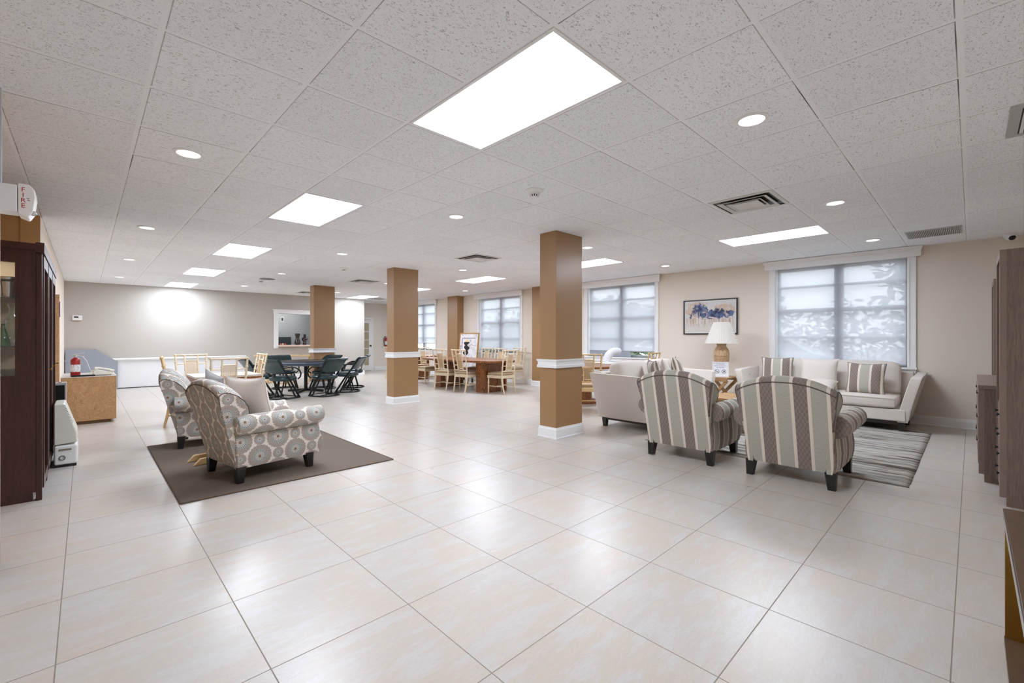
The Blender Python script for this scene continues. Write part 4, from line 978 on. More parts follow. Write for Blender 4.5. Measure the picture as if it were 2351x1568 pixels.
# leaning picture
t = thing('black_bench', 'low black bench under the leaning gold framed picture', 'bench', (8.22, 10.42, 0))
bm = new_bm(); box(bm, -0.22, 0.22, -0.48, 0.48, 0.33, 0.375); obj('seat', bm, M_BLACK, t, smooth=0, bevel=0.005)
for sx in (-1, 1):
    for sy in (-1, 1): bm = new_bm(); box(bm, sx*0.19-0.02, sx*0.19+0.02, sy*0.44-0.02, sy*0.44+0.02, 0, 0.33); obj('leg', bm, M_BLACK, t, smooth=0)
def mat_art2():
    t = NT('abstract_ink_drawing'); v = t.coord('UV'); x, y, z = t.sep(v)
    n = t.noise(v, 5, 4, 0.6); n2 = t.noise(t.coord('UV', (1, 1, 1), (3, 3, 3)), 7, 5, 0.7)
    c = t.mix(t.sstep(0.4, 0.6, n), srgb(214, 212, 216), srgb(232, 226, 226))
    c = t.mix(t.math('MULTIPLY', t.sstep(0.56, 0.64, n2), 0.6), c, srgb(206, 170, 176))
    c = t.mix(t.math('MULTIPLY', t.sstep(0.42, 0.34, n2), 0.6), c, srgb(110, 140, 150))
    ln = t.math('LESS_THAN', t.math('ABSOLUTE', t.math('SUBTRACT', t.noise(v, 3.2, 2, 0.5, 0.8), 0.5)), 0.006)
    c = t.mix(ln, c, srgb(40, 40, 44))
    # box outline and twisted black column
    def band(val, lo, hi): return t.math('MULTIPLY', t.math('GREATER_THAN', val, lo), t.math('LESS_THAN', val, hi))
    o1 = t.math('MULTIPLY', band(y, 0.84, 0.855), band(x, 0.15, 0.85)); o2 = t.math('MULTIPLY', band(x, 0.15, 0.17), band(y, 0.1, 0.85))
    c = t.mix(t.math('MAXIMUM', o1, o2), c, srgb(30, 30, 34))
    wv = t.math('ADD', 0.045, t.math('MULTIPLY', t.math('ABSOLUTE', t.math('SINE', t.math('MULTIPLY', t.math('SUBTRACT', y, 0.22), 22.0))), 0.10))
    cx = t.math('ADD', 0.40, t.math('MULTIPLY', t.math('SINE', t.math('MULTIPLY', y, 26.0)), 0.03))
    col = t.math('MULTIPLY', t.math('LESS_THAN', t.math('ABSOLUTE', t.math('SUBTRACT', x, cx)), wv), band(y, 0.36, 0.74))
    c = t.mix(col, c, srgb(22, 20, 22))
    cap = t.math('MULTIPLY', t.math('LESS_THAN', t.math('ABSOLUTE', t.math('SUBTRACT', x, 0.40)), t.math('MULTIPLY', t.math('SUBTRACT', 0.85, y), 1.1)), band(y, 0.745, 0.81))
    c = t.mix(cap, c, srgb(236, 206, 150))
    t.bsdf(c, 0.3, 0, 0.5); return t.m
t = thing('framed_print', 'tall gold framed abstract ink print leaning behind the oval table', 'picture', (8.20, 10.45, 0.377)); LM = Matrix.Rotation(0.10, 4, 'Y')
W2, H2 = 0.45, 1.06; bm = new_bm()
for a_ in ((-W2, -W2+0.03, 0, H2), (W2-0.03, W2, 0, H2), (-W2+.03, W2-.03, 0, 0.03), (-W2+.03, W2-.03, H2-0.03, H2)): box(bm, -0.015, 0.015, *a_)
xform(bm, LM); obj('frame', bm, plain('gold_frame', srgb(190, 138, 70), 0.35, 0.4), t, smooth=0)
bm = new_bm(); box(bm, -0.006, 0.010, -W2+.03, W2-.03, 0.03, H2-.03); me_uv = lambda co, n: ((W2-co.y)/(2*W2), co.z/H2)
xform(bm, LM); obj('print', bm, mat_art2(), t, smooth=0, uv=me_uv)
# ------------------------------------------------------------------ green leather swivel chairs and game table
t = thing('game_table', 'round dark game table with steel blue edge among the green chairs', 'table', (3.80, 11.05, 0))
bm = new_bm(); lathe(bm, [(0.001, 0.735), (0.60, 0.735), (0.62, 0.742), (0.66, 0.742), (0.665, 0.73), (0.655, 0.715)], seg=10); obj('tabletop', bm, M_BLACK, t, smooth=20)
bm = new_bm(); lathe(bm, [(0.66, 0.728), (0.675, 0.70), (0.66, 0.665), (0.62, 0.64), (0.05, 0.64)], seg=10); obj('edge_band', bm, plain('steel_blue', srgb(92, 106, 122), 0.3, 0.2), t, smooth=20)
bm = new_bm(); lathe(bm, [(0.045, 0.02), (0.04, 0.10), (0.04, 0.60), (0.20, 0.64)], seg=16); obj('pedestal', bm, M_BLACKM, t)
for k in range(4):
    bm = new_bm(); a = PI/4+k*PI/2; bar(bm, (0.05*math.cos(a), 0.05*math.sin(a), 0.05), (0.42*math.cos(a), 0.42*math.sin(a), 0.025), 0.05, 0.05); obj('foot', bm, M_BLACKM, t, smooth=0)
def green_chair(label, loc, rz, group):
    t = thing('leather_armchair', label, 'chair', loc, rz, group)
    # floor rail
    bm = new_bm(); P_ = [(0.22, -0.24, 0.014), (0.05, -0.27, 0.014), (-0.12, -0.25, 0.014)]
    for k in range(1, 10):
        a = -PI/2-PI*k/10; P_.append((-0.12+0.15*math.cos(a), 0.25*math.sin(a), 0.014))
    P_ += [(-0.12, 0.25, 0.014), (0.05, 0.27, 0.014), (0.22, 0.24, 0.014)]
    tube(bm, P_, 0.019, 8); obj('base_rail', bm, M_BLACKM, t)
    for s in (-1, 1):
        bm = new_bm(); tube(bm, [(0.20, s*0.245, 0.02), (-0.02, s*0.25, 0.36), (-0.20, s*0.255, 0.60), (-0.335, s*0.27, 0.80)], 0.021, 8, sq=True); obj('back_post', bm, M_BLACKM, t)
        bm = new_bm(); tube(bm, [(0.10, s*0.255, 0.02), (-0.06, s*0.20, 0.37)], 0.018, 8, sq=True); obj('leg', bm, M_BLACKM, t)
        bm = new_bm(); tube(bm, [(-0.13, s*0.08, 0.02), (-0.04, s*0.08, 0.37)], 0.016, 8, sq=True); obj('leg', bm, M_BLACKM, t)
        bm = new_bm(); tube(bm, [(-0.235, s*0.262, 0.655), (-0.10, s*0.285, 0.665), (0.05, s*0.295, 0.655), (0.16, s*0.29, 0.60), (0.215, s*0.275, 0.52), (0.225, s*0.24, 0.44), (0.20, s*0.20, 0.40)], 0.016, 8); obj('arm', bm, M_BLACKM, t)
    bm = new_bm(); tube(bm, [(0.16, -0.262, 0.04), (0.16, 0.262, 0.04)], 0.010, 6); tube(bm, [(-0.12, -0.25, 0.03), (-0.12, 0.25, 0.03)], 0.010, 6); obj('cross_bar', bm, M_BLACKM, t)
    # seat: round cushion with channels
    bm = new_bm(); R = []
    for r, z in ((0.10, 0.375), (0.235, 0.375), (0.262, 0.395), (0.268, 0.425), (0.255, 0.455), (0.21, 0.472), (0.12, 0.478), (0.02, 0.480)):
        ring = []
        for k in range(40):
            a = 2*PI*k/40; x, y = r*math.cos(a), r*math.sin(a); e = 1-0.06*math.cos(2*a)
            dz = -0.007*(abs(math.sin(y*PI/0.09))**10) if z > 0.44 else 0
            ring.append(Vector((x*e+0.0, y*1.0, z+dz)))
        R.append(ring)
    loft(bm, R); obj('seat', bm, M_GREEN, t, smooth=60)
    # curved backrest with rolled channelled top
    bm = new_bm(); prof = [(0.0, 0.0), (0.004, 0.10), (0.0, 0.22), (-0.012, 0.255), (-0.030, 0.265), (-0.045, 0.25), (-0.048, 0.22), (-0.012, 0.205), (-0.006, 0.0)]
    prof = [(0.030, 0.0), (0.036, 0.12), (0.030, 0.235), (0.016, 0.275), (-0.012, 0.292), (-0.040, 0.282), (-0.052, 0.258), (-0.042, 0.235), (-0.016, 0.225), (-0.010, 0.10), (-0.010, 0.0)]
    prof = [(a_*1.35, b_*1.05) for a_, b_ in prof]
    R = []
    for i in range(-20, 21):
        u = i/20; y = u*0.27; cx_ = -0.045*(1-u*u); ch = 0.006*(abs(math.sin(u*PI*2.5))**8)
        taper = 0.035*(abs(u)**3)
        ring = []
        for dx, dz in prof:
            z = 0.535+dz+taper*(1-dz/0.29); x = -0.175-(z-0.535)*0.56+cx_+dx-(ch if dx > 0 else 0)
            ring.append(Vector((x, y*(1+0.06*dz/0.29), z)))
        R.append(ring)
    loft(bm, R); obj('backrest', bm, M_GREEN, t, smooth=50)
    bm = new_bm(); tube(bm, [(-0.10, -0.02, 0.40), (-0.20, -0.02, 0.46), (-0.225, -0.02, 0.56)], 0.012, 6); tube(bm, [(-0.10, 0.02, 0.40), (-0.20, 0.02, 0.46), (-0.225, 0.02, 0.56)], 0.012, 6); obj('back_bracket', bm, M_BLACKM, t)
    return t
GG = 'green leather chairs round the game table'
gc = [(3.03, 10.16, 24, 'front left one, back turned to us'), (3.84, 9.98, 112, 'front right one, back turned to us'), (4.52, 10.36, 140, 'right one, seen side on from behind'), (5.02, 11.18, 152, 'rightmost, hidden behind the right one'),
      (4.35, 11.42, 212, 'far right one facing us'), (3.62, 12.05, -85, 'far left one facing us'), (2.80, 10.98, 5, 'left one, behind the light bamboo chair')]
g0 = None
for x, y, dg, nm in gc:
    lb = 'dark green leather armchair at the game table, '+nm
    if g0 is None: g0 = green_chair(lb, (x, y, 0), D(dg), GG)
    else: dup(g0, (x, y, 0), D(dg), lb, GG)
# wooden stools under the hatch
def stool(label, loc, rz, src=None):
    if src: return dup(src, loc, rz, label)
    t = thing('wooden_stool', label, 'stool', loc, rz, 'light wooden stools under the serving hatch')
    bm = new_bm(); box(bm, -0.16, 0.16, -0.26, 0.26, 0.76, 0.80); obj('seat', bm, M_BAMBG, t, smooth=0, bevel=0.01)
    for s in (-1, 1): bm = new_bm(); bar(bm, (0, s*0.06, 0.03), (0, s*0.06, 0.76), 0.04); obj('leg', bm, M_BAMBG, t, smooth=0)
    bm = new_bm(); box(bm, -0.2, 0.2, -0.12, 0.12, 0, 0.03); obj('base', bm, M_BAMBG, t, smooth=0, bevel=0.004)
    bm = new_bm(); bar(bm, (0, -0.06, 0.3), (0, 0.06, 0.3), 0.03); obj('stretcher', bm, M_BAMBG, t, smooth=0); return t
s0 = stool('light wooden stool below the left end of the serving hatch', (3.67, 13.85, 0), D(45))
stool('light wooden stool in the middle below the serving hatch', (4.12, 13.40, 0), D(45), s0); stool('light wooden stool nearest the far column below the serving hatch', (4.60, 12.92, 0), D(45), s0)
# hatch ornaments
M_VASE = plain('black_glaze', srgb(34, 22, 18), 0.15, 0, 0.7)
def vase(label, x, prof):
    bm = new_bm(); lathe(bm, prof, seg=28); o = obj('vase', bm, M_VASE); o.location = (x, YF-0.02, PZ0+0.002); tag(o, label, 'vase')
vase('tall dark glazed vase with flared waist on the hatch counter', 4.88, [(0.07, 0), (0.085, 0.02), (0.088, 0.08), (0.07, 0.15), (0.05, 0.20), (0.055, 0.26), (0.072, 0.31), (0.074, 0.36), (0.066, 0.362), (0.05, 0.30)])
vase('shorter dark round bellied vase right of the tall one on the hatch counter', 5.10, [(0.055, 0), (0.06, 0.02), (0.045, 0.09), (0.075, 0.14), (0.09, 0.18), (0.078, 0.22), (0.04, 0.25), (0.036, 0.31), (0.044, 0.335), (0.034, 0.336), (0.03, 0.28)])
t = thing('framed_tray', 'dark tray propped in the left corner of the hatch counter', 'tray', (4.54, YF+0.19, PZ0+0.002))
bm = new_bm(); box(bm, -0.19, 0.19, -0.01, 0.01, 0, 0.24); obj('panel', bm, plain('dark_teal', srgb(26, 44, 48), 0.3), t, smooth=0)
bm = new_bm(); 
for a_ in ((-0.2, 0.2, 0.23, 0.25), (0.19, 0.21, 0, 0.25)): box(bm, a_[0], a_[1], -0.014, 0.014, a_[2], a_[3])
obj('rim', bm, M_BLACK, t, smooth=0)
for i, (x, cc, nm) in enumerate(((4.40, (214, 120, 106), 'coral'), (4.47, (226, 206, 196), 'pale pink'), (4.54, (206, 70, 60), 'red'))):
    bm = new_bm(); lathe(bm, [(0.001, 0), (0.022, 0.004), (0.030, 0.022), (0.026, 0.042), (0.014, 0.052), (0.001, 0.050)], seg=14); o = obj('candle', bm, plain('wax_%d' % i, srgb(*cc), 0.4)); o.location = (x, YF+0.06, PZ0+0.002); tag(o, '%s round candle before the dark tray in the hatch' % nm, 'candle', 'small candles in the hatch')
bm = new_bm(); lathe(bm, [(0.001, 0), (0.10, 0), (0.12, -0.05), (0.11, -0.07), (0.001, -0.08)], seg=24); o = obj('kitchen_fill_light', bm, mat_emit('kitchen_fill_lamp', (1.0, 0.97, 0.94, 1), 48.0)); o.location = (4.9, 16.2, HZ-0.001); tag(o, 'added round ceiling fill lamp lighting the kitchen behind the hatch', 'ceiling light')  # added out-of-sight lamp that lifts the dim kitchen
t = thing('wall_switch', 'small framed switch plate on the grey kitchen wall through the hatch', 'switch', (5.10, 17.20, 1.95))
bm = new_bm(); box(bm, -0.06, 0.06, -0.012, -0.001, -0.11, 0.11); obj('plate', bm, plain('plate_grey', srgb(166, 168, 168), 0.4), t, smooth=0)
bm = new_bm(); box(bm, -0.025, 0.025, -0.018, -0.012, -0.05, 0.05); obj('toggle', bm, M_BLACK, t, smooth=0)
# thermostat, extinguisher on the wall
t = thing('thermostat', 'white thermostat on the far grey wall at left', 'thermostat', (-0.135, YF, 1.765))
bm = new_bm(); box(bm, -0.085, 0.085, -0.035, -0.001, -0.06, 0.06); obj('housing', bm, M_WHITE, t, smooth=0, bevel=0.006)
bm = new_bm(); box(bm, -0.06, 0.02, -0.037, -0.035, 0.0, 0.035); obj('display', bm, M_BLACK, t, smooth=0)
bm = new_bm(); box(bm, -0.075, 0.075, -0.030, -0.001, -0.075, -0.062); obj('lower_edge', bm, plain('brass_tan', srgb(168, 140, 100), 0.4), t, smooth=0)
M_RED = plain('extinguisher_red', srgb(150, 18, 20), 0.3)
def extinguisher(label, loc, rz, s=1.0, hose=True):
    t = thing('fire_extinguisher', label, 'fire extinguisher', loc, rz)
    bm = new_bm(); lathe(bm, [(0.05*s, 0), (0.056*s, 0.006), (0.056*s, 0.235*s), (0.05*s, 0.26*s), (0.03*s, 0.282*s), (0.018*s, 0.29*s)], seg=24); obj('cylinder', bm, M_RED, t)
    bm = new_bm(); lathe(bm, [(0.0567*s, 0.07*s), (0.0567*s, 0.18*s)], seg=24, cap=False)
    tl = NT('extinguisher_label'); v = tl.coord(scale=(1, 1, 1)); x, y, z = tl.sep(v); nz = tl.noise(tl.coord(scale=(60, 60, 90)), 1.0, 2)
    tl.bsdf(tl.mix(tl.sstep(0.58, 0.62, nz), srgb(228, 228, 226), srgb(92, 104, 132)), 0.4); obj('label', bm, tl.m, t)
    bm = new_bm(); lathe(bm, [(0.02*s, 0.285*s), (0.02*s, 0.325*s), (0.012*s, 0.33*s)], seg=12); obj('valve', bm, M_STEEL, t)
    bm = new_bm(); bar(bm, (-0.03*s, 0, 0.33*s), (0.11*s, 0, 0.355*s), 0.016*s, 0.006*s); bar(bm, (-0.02*s, 0, 0.33*s), (0.11*s, 0, 0.30*s), 0.014*s, 0.006*s); obj('handle', bm, M_STEEL, t, smooth=0)
    if hose: bm = new_bm(); tube(bm, [(-0.02*s, 0, 0.32*s), (-0.07*s, 0, 0.31*s), (-0.088*s, 0, 0.25*s), (-0.08*s, 0, 0.12*s), (-0.075*s, 0, 0.03*s)], 0.009*s, 8); obj('hose', bm, M_BLACKM, t)
    return t
extinguisher('red fire extinguisher hung on the far door wall beside the middle column', (8.72, YD-0.08, 0.92), 0, 1.3)
# ------------------------------------------------------------------ left side: desk, phone, display cabinet, machines
t = thing('burl_desk', 'cube shaped burl laminate desk with pale top by the left wall', 'desk', (0.045, 9.65, 0))
bm = new_bm(); box(bm, -0.30, 0.30, -0.545, 0.545, 0.05, 0.70); obj('body', bm, M_BURL2, t, smooth=0, bevel=0.003)
bm = new_bm(); box(bm, -0.27, 0.24, -0.50, 0.50, 0, 0.05); obj('plinth', bm, plain('kick_brown', srgb(112, 82, 52), 0.5), t, smooth=0)
bm = new_bm(); box(bm, -0.305, 0.305, -0.55, 0.55, 0.70, 0.706); obj('tabletop', bm, plain('pale_laminate2', srgb(206, 200, 192), 0.3), t, smooth=0)
DT = 0.7065
extinguisher('red fire extinguisher standing on the burl desk', (-0.105, 9.30, DT), 0.4, 0.98, False)
t = thing('desk_telephone', 'cream corded desk telephone on the burl desk', 'telephone', (0.20, 9.36, DT+0.001), 0.1)
bm = new_bm(); prism(bm, [(-0.11, 0), (0.11, 0), (0.115, 0.02), (0.10, 0.035), (-0.06, 0.085), (-0.095, 0.085), (-0.115, 0.06)], -0.09, 0.09, 'y'); xform(bm, Matrix.Identity(4)); obj('base', bm, plain('cream_plastic', srgb(222, 218, 204), 0.4), t, bevel=0.004)
bm = new_bm(); tube(bm, [(-0.10, -0.06, 0.105), (-0.05, -0.06, 0.112), (0.06, -0.06, 0.082), (0.115, -0.06, 0.055)], [0.026, 0.016, 0.016, 0.026], 12); obj('handset', bm, plain('cream_plastic', srgb(222, 218, 204), 0.4), t)
bm = new_bm(); tube(bm, [(-0.10+0.0, -0.05, 0.09)]+[(-0.12-0.05*k/20+0.008*math.cos(k*1.9), -0.06+0.008*math.sin(k*1.9), 0.08-0.07*k/20+0.02*math.sin(k/20*PI)) for k in range(21)], 0.0028, 5); obj('cord', bm, plain('cream_plastic', srgb(222, 218, 204), 0.4), t)
t = thing('power_strip', 'black power strip with cable at the front edge of the burl desk', 'power strip', (-0.02, 9.20, DT+0.001), 0.05)
bm = new_bm(); box(bm, -0.13, 0.13, -0.022, 0.022, 0, 0.022); obj('housing', bm, M_BLACKM, t, smooth=0, bevel=0.004)
bm = new_bm(); tube(bm, [(0.13, 0, 0.011), (0.20, 0.02, 0.008), (0.27, -0.01, 0.008), (0.31, 0.0, 0.008)], 0.005, 6); obj('cord', bm, M_BLACKM, t)
bm = new_bm(); tube(bm, [(-0.03, 9.34, DT+0.30), (0.02, 9.36, DT+0.22), (0.05, 9.33, DT+0.10), (0.10, 9.30, DT+0.02), (0.06, 9.26, DT+0.008)], 0.0035, 6); o = obj('white_cable', bm, M_WHITE); tag(o, 'thin white cable hanging between the extinguisher and the telephone', 'cable')
t = thing('upright_board', 'narrow tall burl board standing on edge left of the desk', 'board', (-0.305, 9.06, 0))
bm = new_bm(); box(bm, -0.045, 0.04, -0.02, 0.02, 0, 1.90); obj('panel', bm, M_BURL2, t, smooth=0)
bm = new_bm(); box(bm, 0.04, 0.047, -0.016, 0.016, 1.58, 1.80); obj('blue_tag', bm, plain('blue_card', srgb(60, 72, 140), 0.5), t, smooth=0)
bm = new_bm(); prism(bm, [(-0.335, 0), (0.589, 0), (0.589, 0.69), (0.17, 1.005), (-0.30, 1.005), (-0.335, 0.985)], YF-0.085, YF-0.055, 'y'); o = obj('clipped_panel', bm, plain('blue_grey_panel', srgb(150, 156, 166), 0.5), smooth=0); tag(o, 'blue grey panel with clipped corners standing against the far wall', 'panel')
t = thing('bulletin_board', 'oak framed white board on the left wall seen edge on', 'board', (XL, 9.75, 1.25))
bm = new_bm(); box(bm, 0.001, 0.012, -0.45, 0.45, -0.50, 0.50); obj('panel', bm, M_WHITE, t, smooth=0)
bm = new_bm()
for a_ in ((-0.5, -0.45, -0.55, 0.55), (0.45, 0.5, -0.55, 0.55), (-0.45, 0.45, -0.55, -0.5), (-0.45, 0.45, 0.5, 0.55)): box(bm, 0.001, 0.03, *a_)
obj('frame', bm, plain('oak_orange', srgb(204, 152, 88), 0.4), t, smooth=0)
t = thing('framed_picture', 'small black framed picture low on the left wall beyond the display cabinet', 'picture', (XL, 8.2, 0.86))
bm = new_bm(); box(bm, 0.001, 0.01, -0.10, 0.10, -0.13, 0.13); obj('print', bm, M_WHITE, t, smooth=0)
bm = new_bm()
for a_ in ((-0.13, -0.10, -0.16, 0.16), (0.10, 0.13, -0.16, 0.16), (-0.10, 0.10, -0.16, -0.13), (-0.10, 0.10, 0.13, 0.16)): box(bm, 0.001, 0.07, *a_)
obj('frame', bm, M_BLACK, t, smooth=0)
t = thing('air_cooler', 'black and silver tower machine with vented top beyond the white dehumidifier', 'appliance', (-0.245, 7.32, 0), 0)
bm = new_bm(); box(bm, -0.10, 0.075, -0.10, 0.10, 0.03, 0.74); obj('body', bm, M_BLACKM, t, smooth=0, bevel=0.006)
bm = new_bm(); box(bm, 0.076, 0.088, -0.104, 0.104, 0.02, 0.745); box(bm, -0.10, 0.088, -0.104, 0.104, 0.741, 0.765); obj('silver_frame', bm, M_STEEL, t, smooth=0)
for k in range(3):
    bm = new_bm(); box(bm, -0.07+k*0.045, -0.045+k*0.045, -0.06, 0.06, 0.7655, 0.768); obj('vent_slot', bm, M_BLACK, t, smooth=0)
t = thing('dehumidifier', 'off white floor dehumidifier with sloped top, tank handle and round dial', 'dehumidifier', (-0.148, 6.45, 0), 0)
M_OFFW = plain('off_white_plastic', srgb(224, 222, 210), 0.4)
bm = new_bm(); loft(bm, [[Vector((x, y, z)) for x, z in ((-0.075, 0.22), (0.092, 0.235), (0.088, 0.335), (0.055, 0.44), (0.0, 0.625), (-0.075, 0.625))] for y in (-0.20, 0.24)]); obj('body', bm, M_OFFW, t, bevel=0.012, smooth=30)
bm = new_bm(); box(bm, -0.075, 0.095, -0.215, 0.25, 0.025, 0.215); obj('tank', bm, plain('tank_white', srgb(232, 232, 228), 0.35), t, bevel=0.02, seg=3)
bm = new_bm(); box(bm, -0.04, 0.05, -0.219, -0.214, 0.165, 0.182); obj('tank_handle', bm, plain('recess_brown', srgb(138, 128, 108), 0.5), t, smooth=0)
bm = new_bm(); lathe(bm, [(0.016, 0), (0.016, -0.008), (0.024, -0.008), (0.024, 0)], (-0.015, -0.214, 0.095), 20, 'y', cap=False); obj('dial', bm, plain('dial_grey', srgb(120, 116, 108), 0.4), t)
bm = new_bm(); box(bm, -0.07, 0.085, -0.20, 0.24, 0, 0.025); obj('base', bm, M_BLACK, t, smooth=0)
for k in range(12):
    f = k/11; bm = new_bm(); x = 0.058+(0.004-0.058)*f; z = 0.44+(0.61-0.44)*f; box(bm, x-0.003, x+0.002, -0.2025, -0.198, z-0.003, z+0.003); obj('vent_hole', bm, M_BLACK, t, smooth=0)
# display cabinet in the recess
t = thing('display_cabinet', 'tall dark mahogany display cabinet with glass side and doors at the left edge', 'cabinet', (-0.25, 5.1, 0))
def cb(name, *boxes, m=M_DWOOD, par=t, **k):
    bm = new_bm()
    for b_ in boxes: box(bm, *b_)
    return obj(name, bm, m, par, smooth=0, **k)
CZ = 2.0; CL = 2.05; ox = -0.50
# near side panel with window opening
cb('side_panel', (ox, -0.03, 0, 0.03, 0.07, 0.98), (ox, -0.03, 0, 0.03, 1.87, CZ-0.03), (-0.121, -0.03, 0, 0.03, 0.98, 1.87), (ox, ox+0.09, 0, 0.03, 0.98, 1.87))
cb('side_moulding', (-0.138, -0.121, -0.008, 0.03, 0.965, 1.885), (ox+0.09, ox+0.107, -0.008, 0.03, 0.965, 1.885), (ox+0.107, -0.138, -0.008, 0.03, 0.965, 0.985), (ox+0.107, -0.138, -0.008, 0.03, 1.862, 1.885))
cb('side_glass', (ox+0.1, -0.13, 0.012, 0.016, 0.975, 1.875), m=M_PANE)
cb('side_panel', (ox, -0.03, CL-0.03, CL, 0.07, CZ-0.03))
cb('divider', (ox+0.02, -0.06, 0.66, 0.68, 0.90, CZ-0.03), m=plain('cabinet_lining', srgb(206, 184, 152), 0.6))
cb('back_panel', (ox-0.02, ox, 0, CL, 0.07, CZ), m=plain('cabinet_lining', srgb(206, 184, 152), 0.6))
cb('lower_body', (ox+0.02, -0.05, 0.03, CL-0.03, 0.07, 0.90))
cb('plinth', (ox, -0.045, 0.01, CL-0.01, 0, 0.07))
cb('top', (ox-0.01, 0.0, -0.015, CL+0.015, CZ-0.03, CZ+0.02)); cb('cornice', (-0.03, 0.018, -0.02, CL+0.02, CZ-0.05, CZ+0.03))
for k, y in enumerate((0.0, 0.66, 1.32, CL-0.07)): cb('pilaster', (-0.03, 0.004, y, y+0.07, 0.0, CZ-0.05), bevel=0.004)
for k, (y0, y1) in enumerate(((0.07, 0.66), (0.73, 1.32), (1.39, CL-0.07))):
    dr = cb('door', (-0.018, 0.012, y0+0.002, y0+0.06, 0.08, CZ-0.06), (-0.018, 0.012, y1-0.06, y1-0.002, 0.08, CZ-0.06), (-0.018, 0.012, y0+0.06, y1-0.06, 0.08, 0.16), (-0.018, 0.012, y0+0.06, y1-0.06, 1.85, CZ-0.06))
    cb('door_glass', (-0.006, -0.001, y0+0.055, y1-0.055, 0.155, 1.86), m=M_PANE, par=dr)
    bm = new_bm(); lathe(bm, [(0.008, 0.012), (0.006, 0.024), (0.012, 0.034), (0.002, 0.04)], (0, y1-0.03, 1.0), 12, 'x'); obj('knob', bm, M_BRASS, dr)
bm = new_bm(); lathe(bm, [(0.001, 0), (0.045, 0), (0.045, -0.012), (0.001, -0.012)], (-0.28, 0.35, CZ-0.031), 20); obj('cabinet_fill_light', bm, mat_emit('cabinet_fill_lamp', (1.0, 0.93, 0.80, 1), 22.0), t)  # added glowing disc to brighten the cabinet interior
M_SHELFG = plain('shelf_glass_edge', srgb(40, 58, 50), 0.15)
for z in (1.21, 1.585): cb('glass_shelf', (ox+0.01, -0.06, 0.04, 0.655, z, z+0.007), m=M_SHELFG)
cb('shelf', (ox+0.01, -0.055, 0.035, 0.66, 0.90, 0.985))
# glassware, each on its shelf
CX, CY = -0.25, 5.1
def ware(name, label, cat, x, y, z, prof, m, seg=24):
    bm = new_bm(); lathe(bm, prof, seg=seg); o = obj(name, bm, m); o.location = (x, y, z); return tag(o, label, cat)
M_CLEAR = None
tm = NT('clear_glassware'); g1 = tm.n('ShaderNodeBsdfTransparent', {'Color': (0.88, 0.94, 0.92, 1)}); g2 = tm.n('ShaderNodeBsdfGlossy', {'Roughness': 0.05}); g3 = tm.n('ShaderNodeLayerWeight', {0: 0.55}); g4 = tm.n('ShaderNodeMixShader', {0: g3.outputs[1]}); tm.t.links.new(g1.outputs[0], g4.inputs[1]); tm.t.links.new(g2.outputs[0], g4.inputs[2]); tm.t.links.new(g4.outputs[0], tm.out.inputs[0]); M_CLEAR = tm.m
o = ware('ice_bucket', 'silver ice bucket on the upper shelf of the display cabinet', 'bucket', -0.435, 5.26, 1.593, [(0.045, 0), (0.05, 0.004), (0.058, 0.07), (0.074, 0.14), (0.084, 0.155), (0.084, 0.165), (0.076, 0.165), (0.066, 0.14), (0.05, 0.02)], M_CHROME)
bm = new_bm(); lathe(bm, [(0.086, 0.125), (0.092, 0.13), (0.086, 0.135)], seg=24, cap=False); obj('rim_band', bm, M_BLACKM, o)
o = ware('glass_ewer', 'clear glass ewer with looped handle in the middle of the cabinet', 'ewer', -0.42, 5.31, 1.218, [(0.05, 0), (0.052, 0.004), (0.016, 0.03), (0.020, 0.06), (0.055, 0.12), (0.060, 0.16), (0.04, 0.21), (0.018, 0.26), (0.018, 0.30), (0.030, 0.33)], M_CLEAR)
bm = new_bm(); tube(bm, [(0.02, 0, 0.31), (0.06, 0, 0.30), (0.075, 0, 0.25), (0.06, 0, 0.18)], 0.005, 8); obj('handle', bm, M_CLEAR, o)
ware('glass_bottle', 'slim clear glass bottle behind the ewer in the cabinet', 'bottle', -0.385, 5.45, 1.218, [(0.03, 0), (0.033, 0.01), (0.033, 0.12), (0.012, 0.19), (0.010, 0.26), (0.014, 0.265)], M_CLEAR)
ware('green_decanter', 'dark green glass decanter at the front of the middle shelf', 'decanter', -0.455, 5.165, 1.218, [(0.045, 0), (0.048, 0.006), (0.036, 0.08), (0.018, 0.13), (0.012, 0.15), (0.012, 0.17), (0.02, 0.172)], plain('green_glass', srgb(24, 96, 50), 0.08, 0, 0.8))
ware('glass_bowl', 'low clear glass bowl on the bottom shelf of the display cabinet', 'bowl', -0.42, 5.25, 0.9855, [(0.04, 0), (0.045, 0.004), (0.07, 0.03), (0.085, 0.05), (0.08, 0.05), (0.06, 0.025)], M_CLEAR)
# stub wall: junction box, strobe, trim strip
t = thing('fire_alarm_strobe', 'white wall mounted fire alarm strobe with red FIRE letters at the left edge', 'fire alarm', (-0.335, 3.66, 2.035))
bm = new_bm(); box(bm, -0.008, 0.070, -0.075, 0.06, -0.07, 0.075); obj('junction_box', bm, M_WHITE, t, smooth=0, bevel=0.005)
bm = new_bm(); loft(bm, [[Vector((x, y, z)) for x, z in ((0.072, -0.080), (0.110, -0.095), (0.128, -0.06), (0.138, 0.02), (0.134, 0.06), (0.115, 0.085), (0.072, 0.085))] for y in (-0.078, 0.062)]); obj('strobe_housing', bm, plain('strobe_white', srgb(240, 236, 234), 0.3), t, bevel=0.006)
bm = new_bm(); bmesh.ops.create_uvsphere(bm, u_segments=12, v_segments=8, radius=0.014, matrix=Matrix.Translation((0.128, -0.05, -0.065))); obj('strobe_lens', bm, M_CHROME, t)
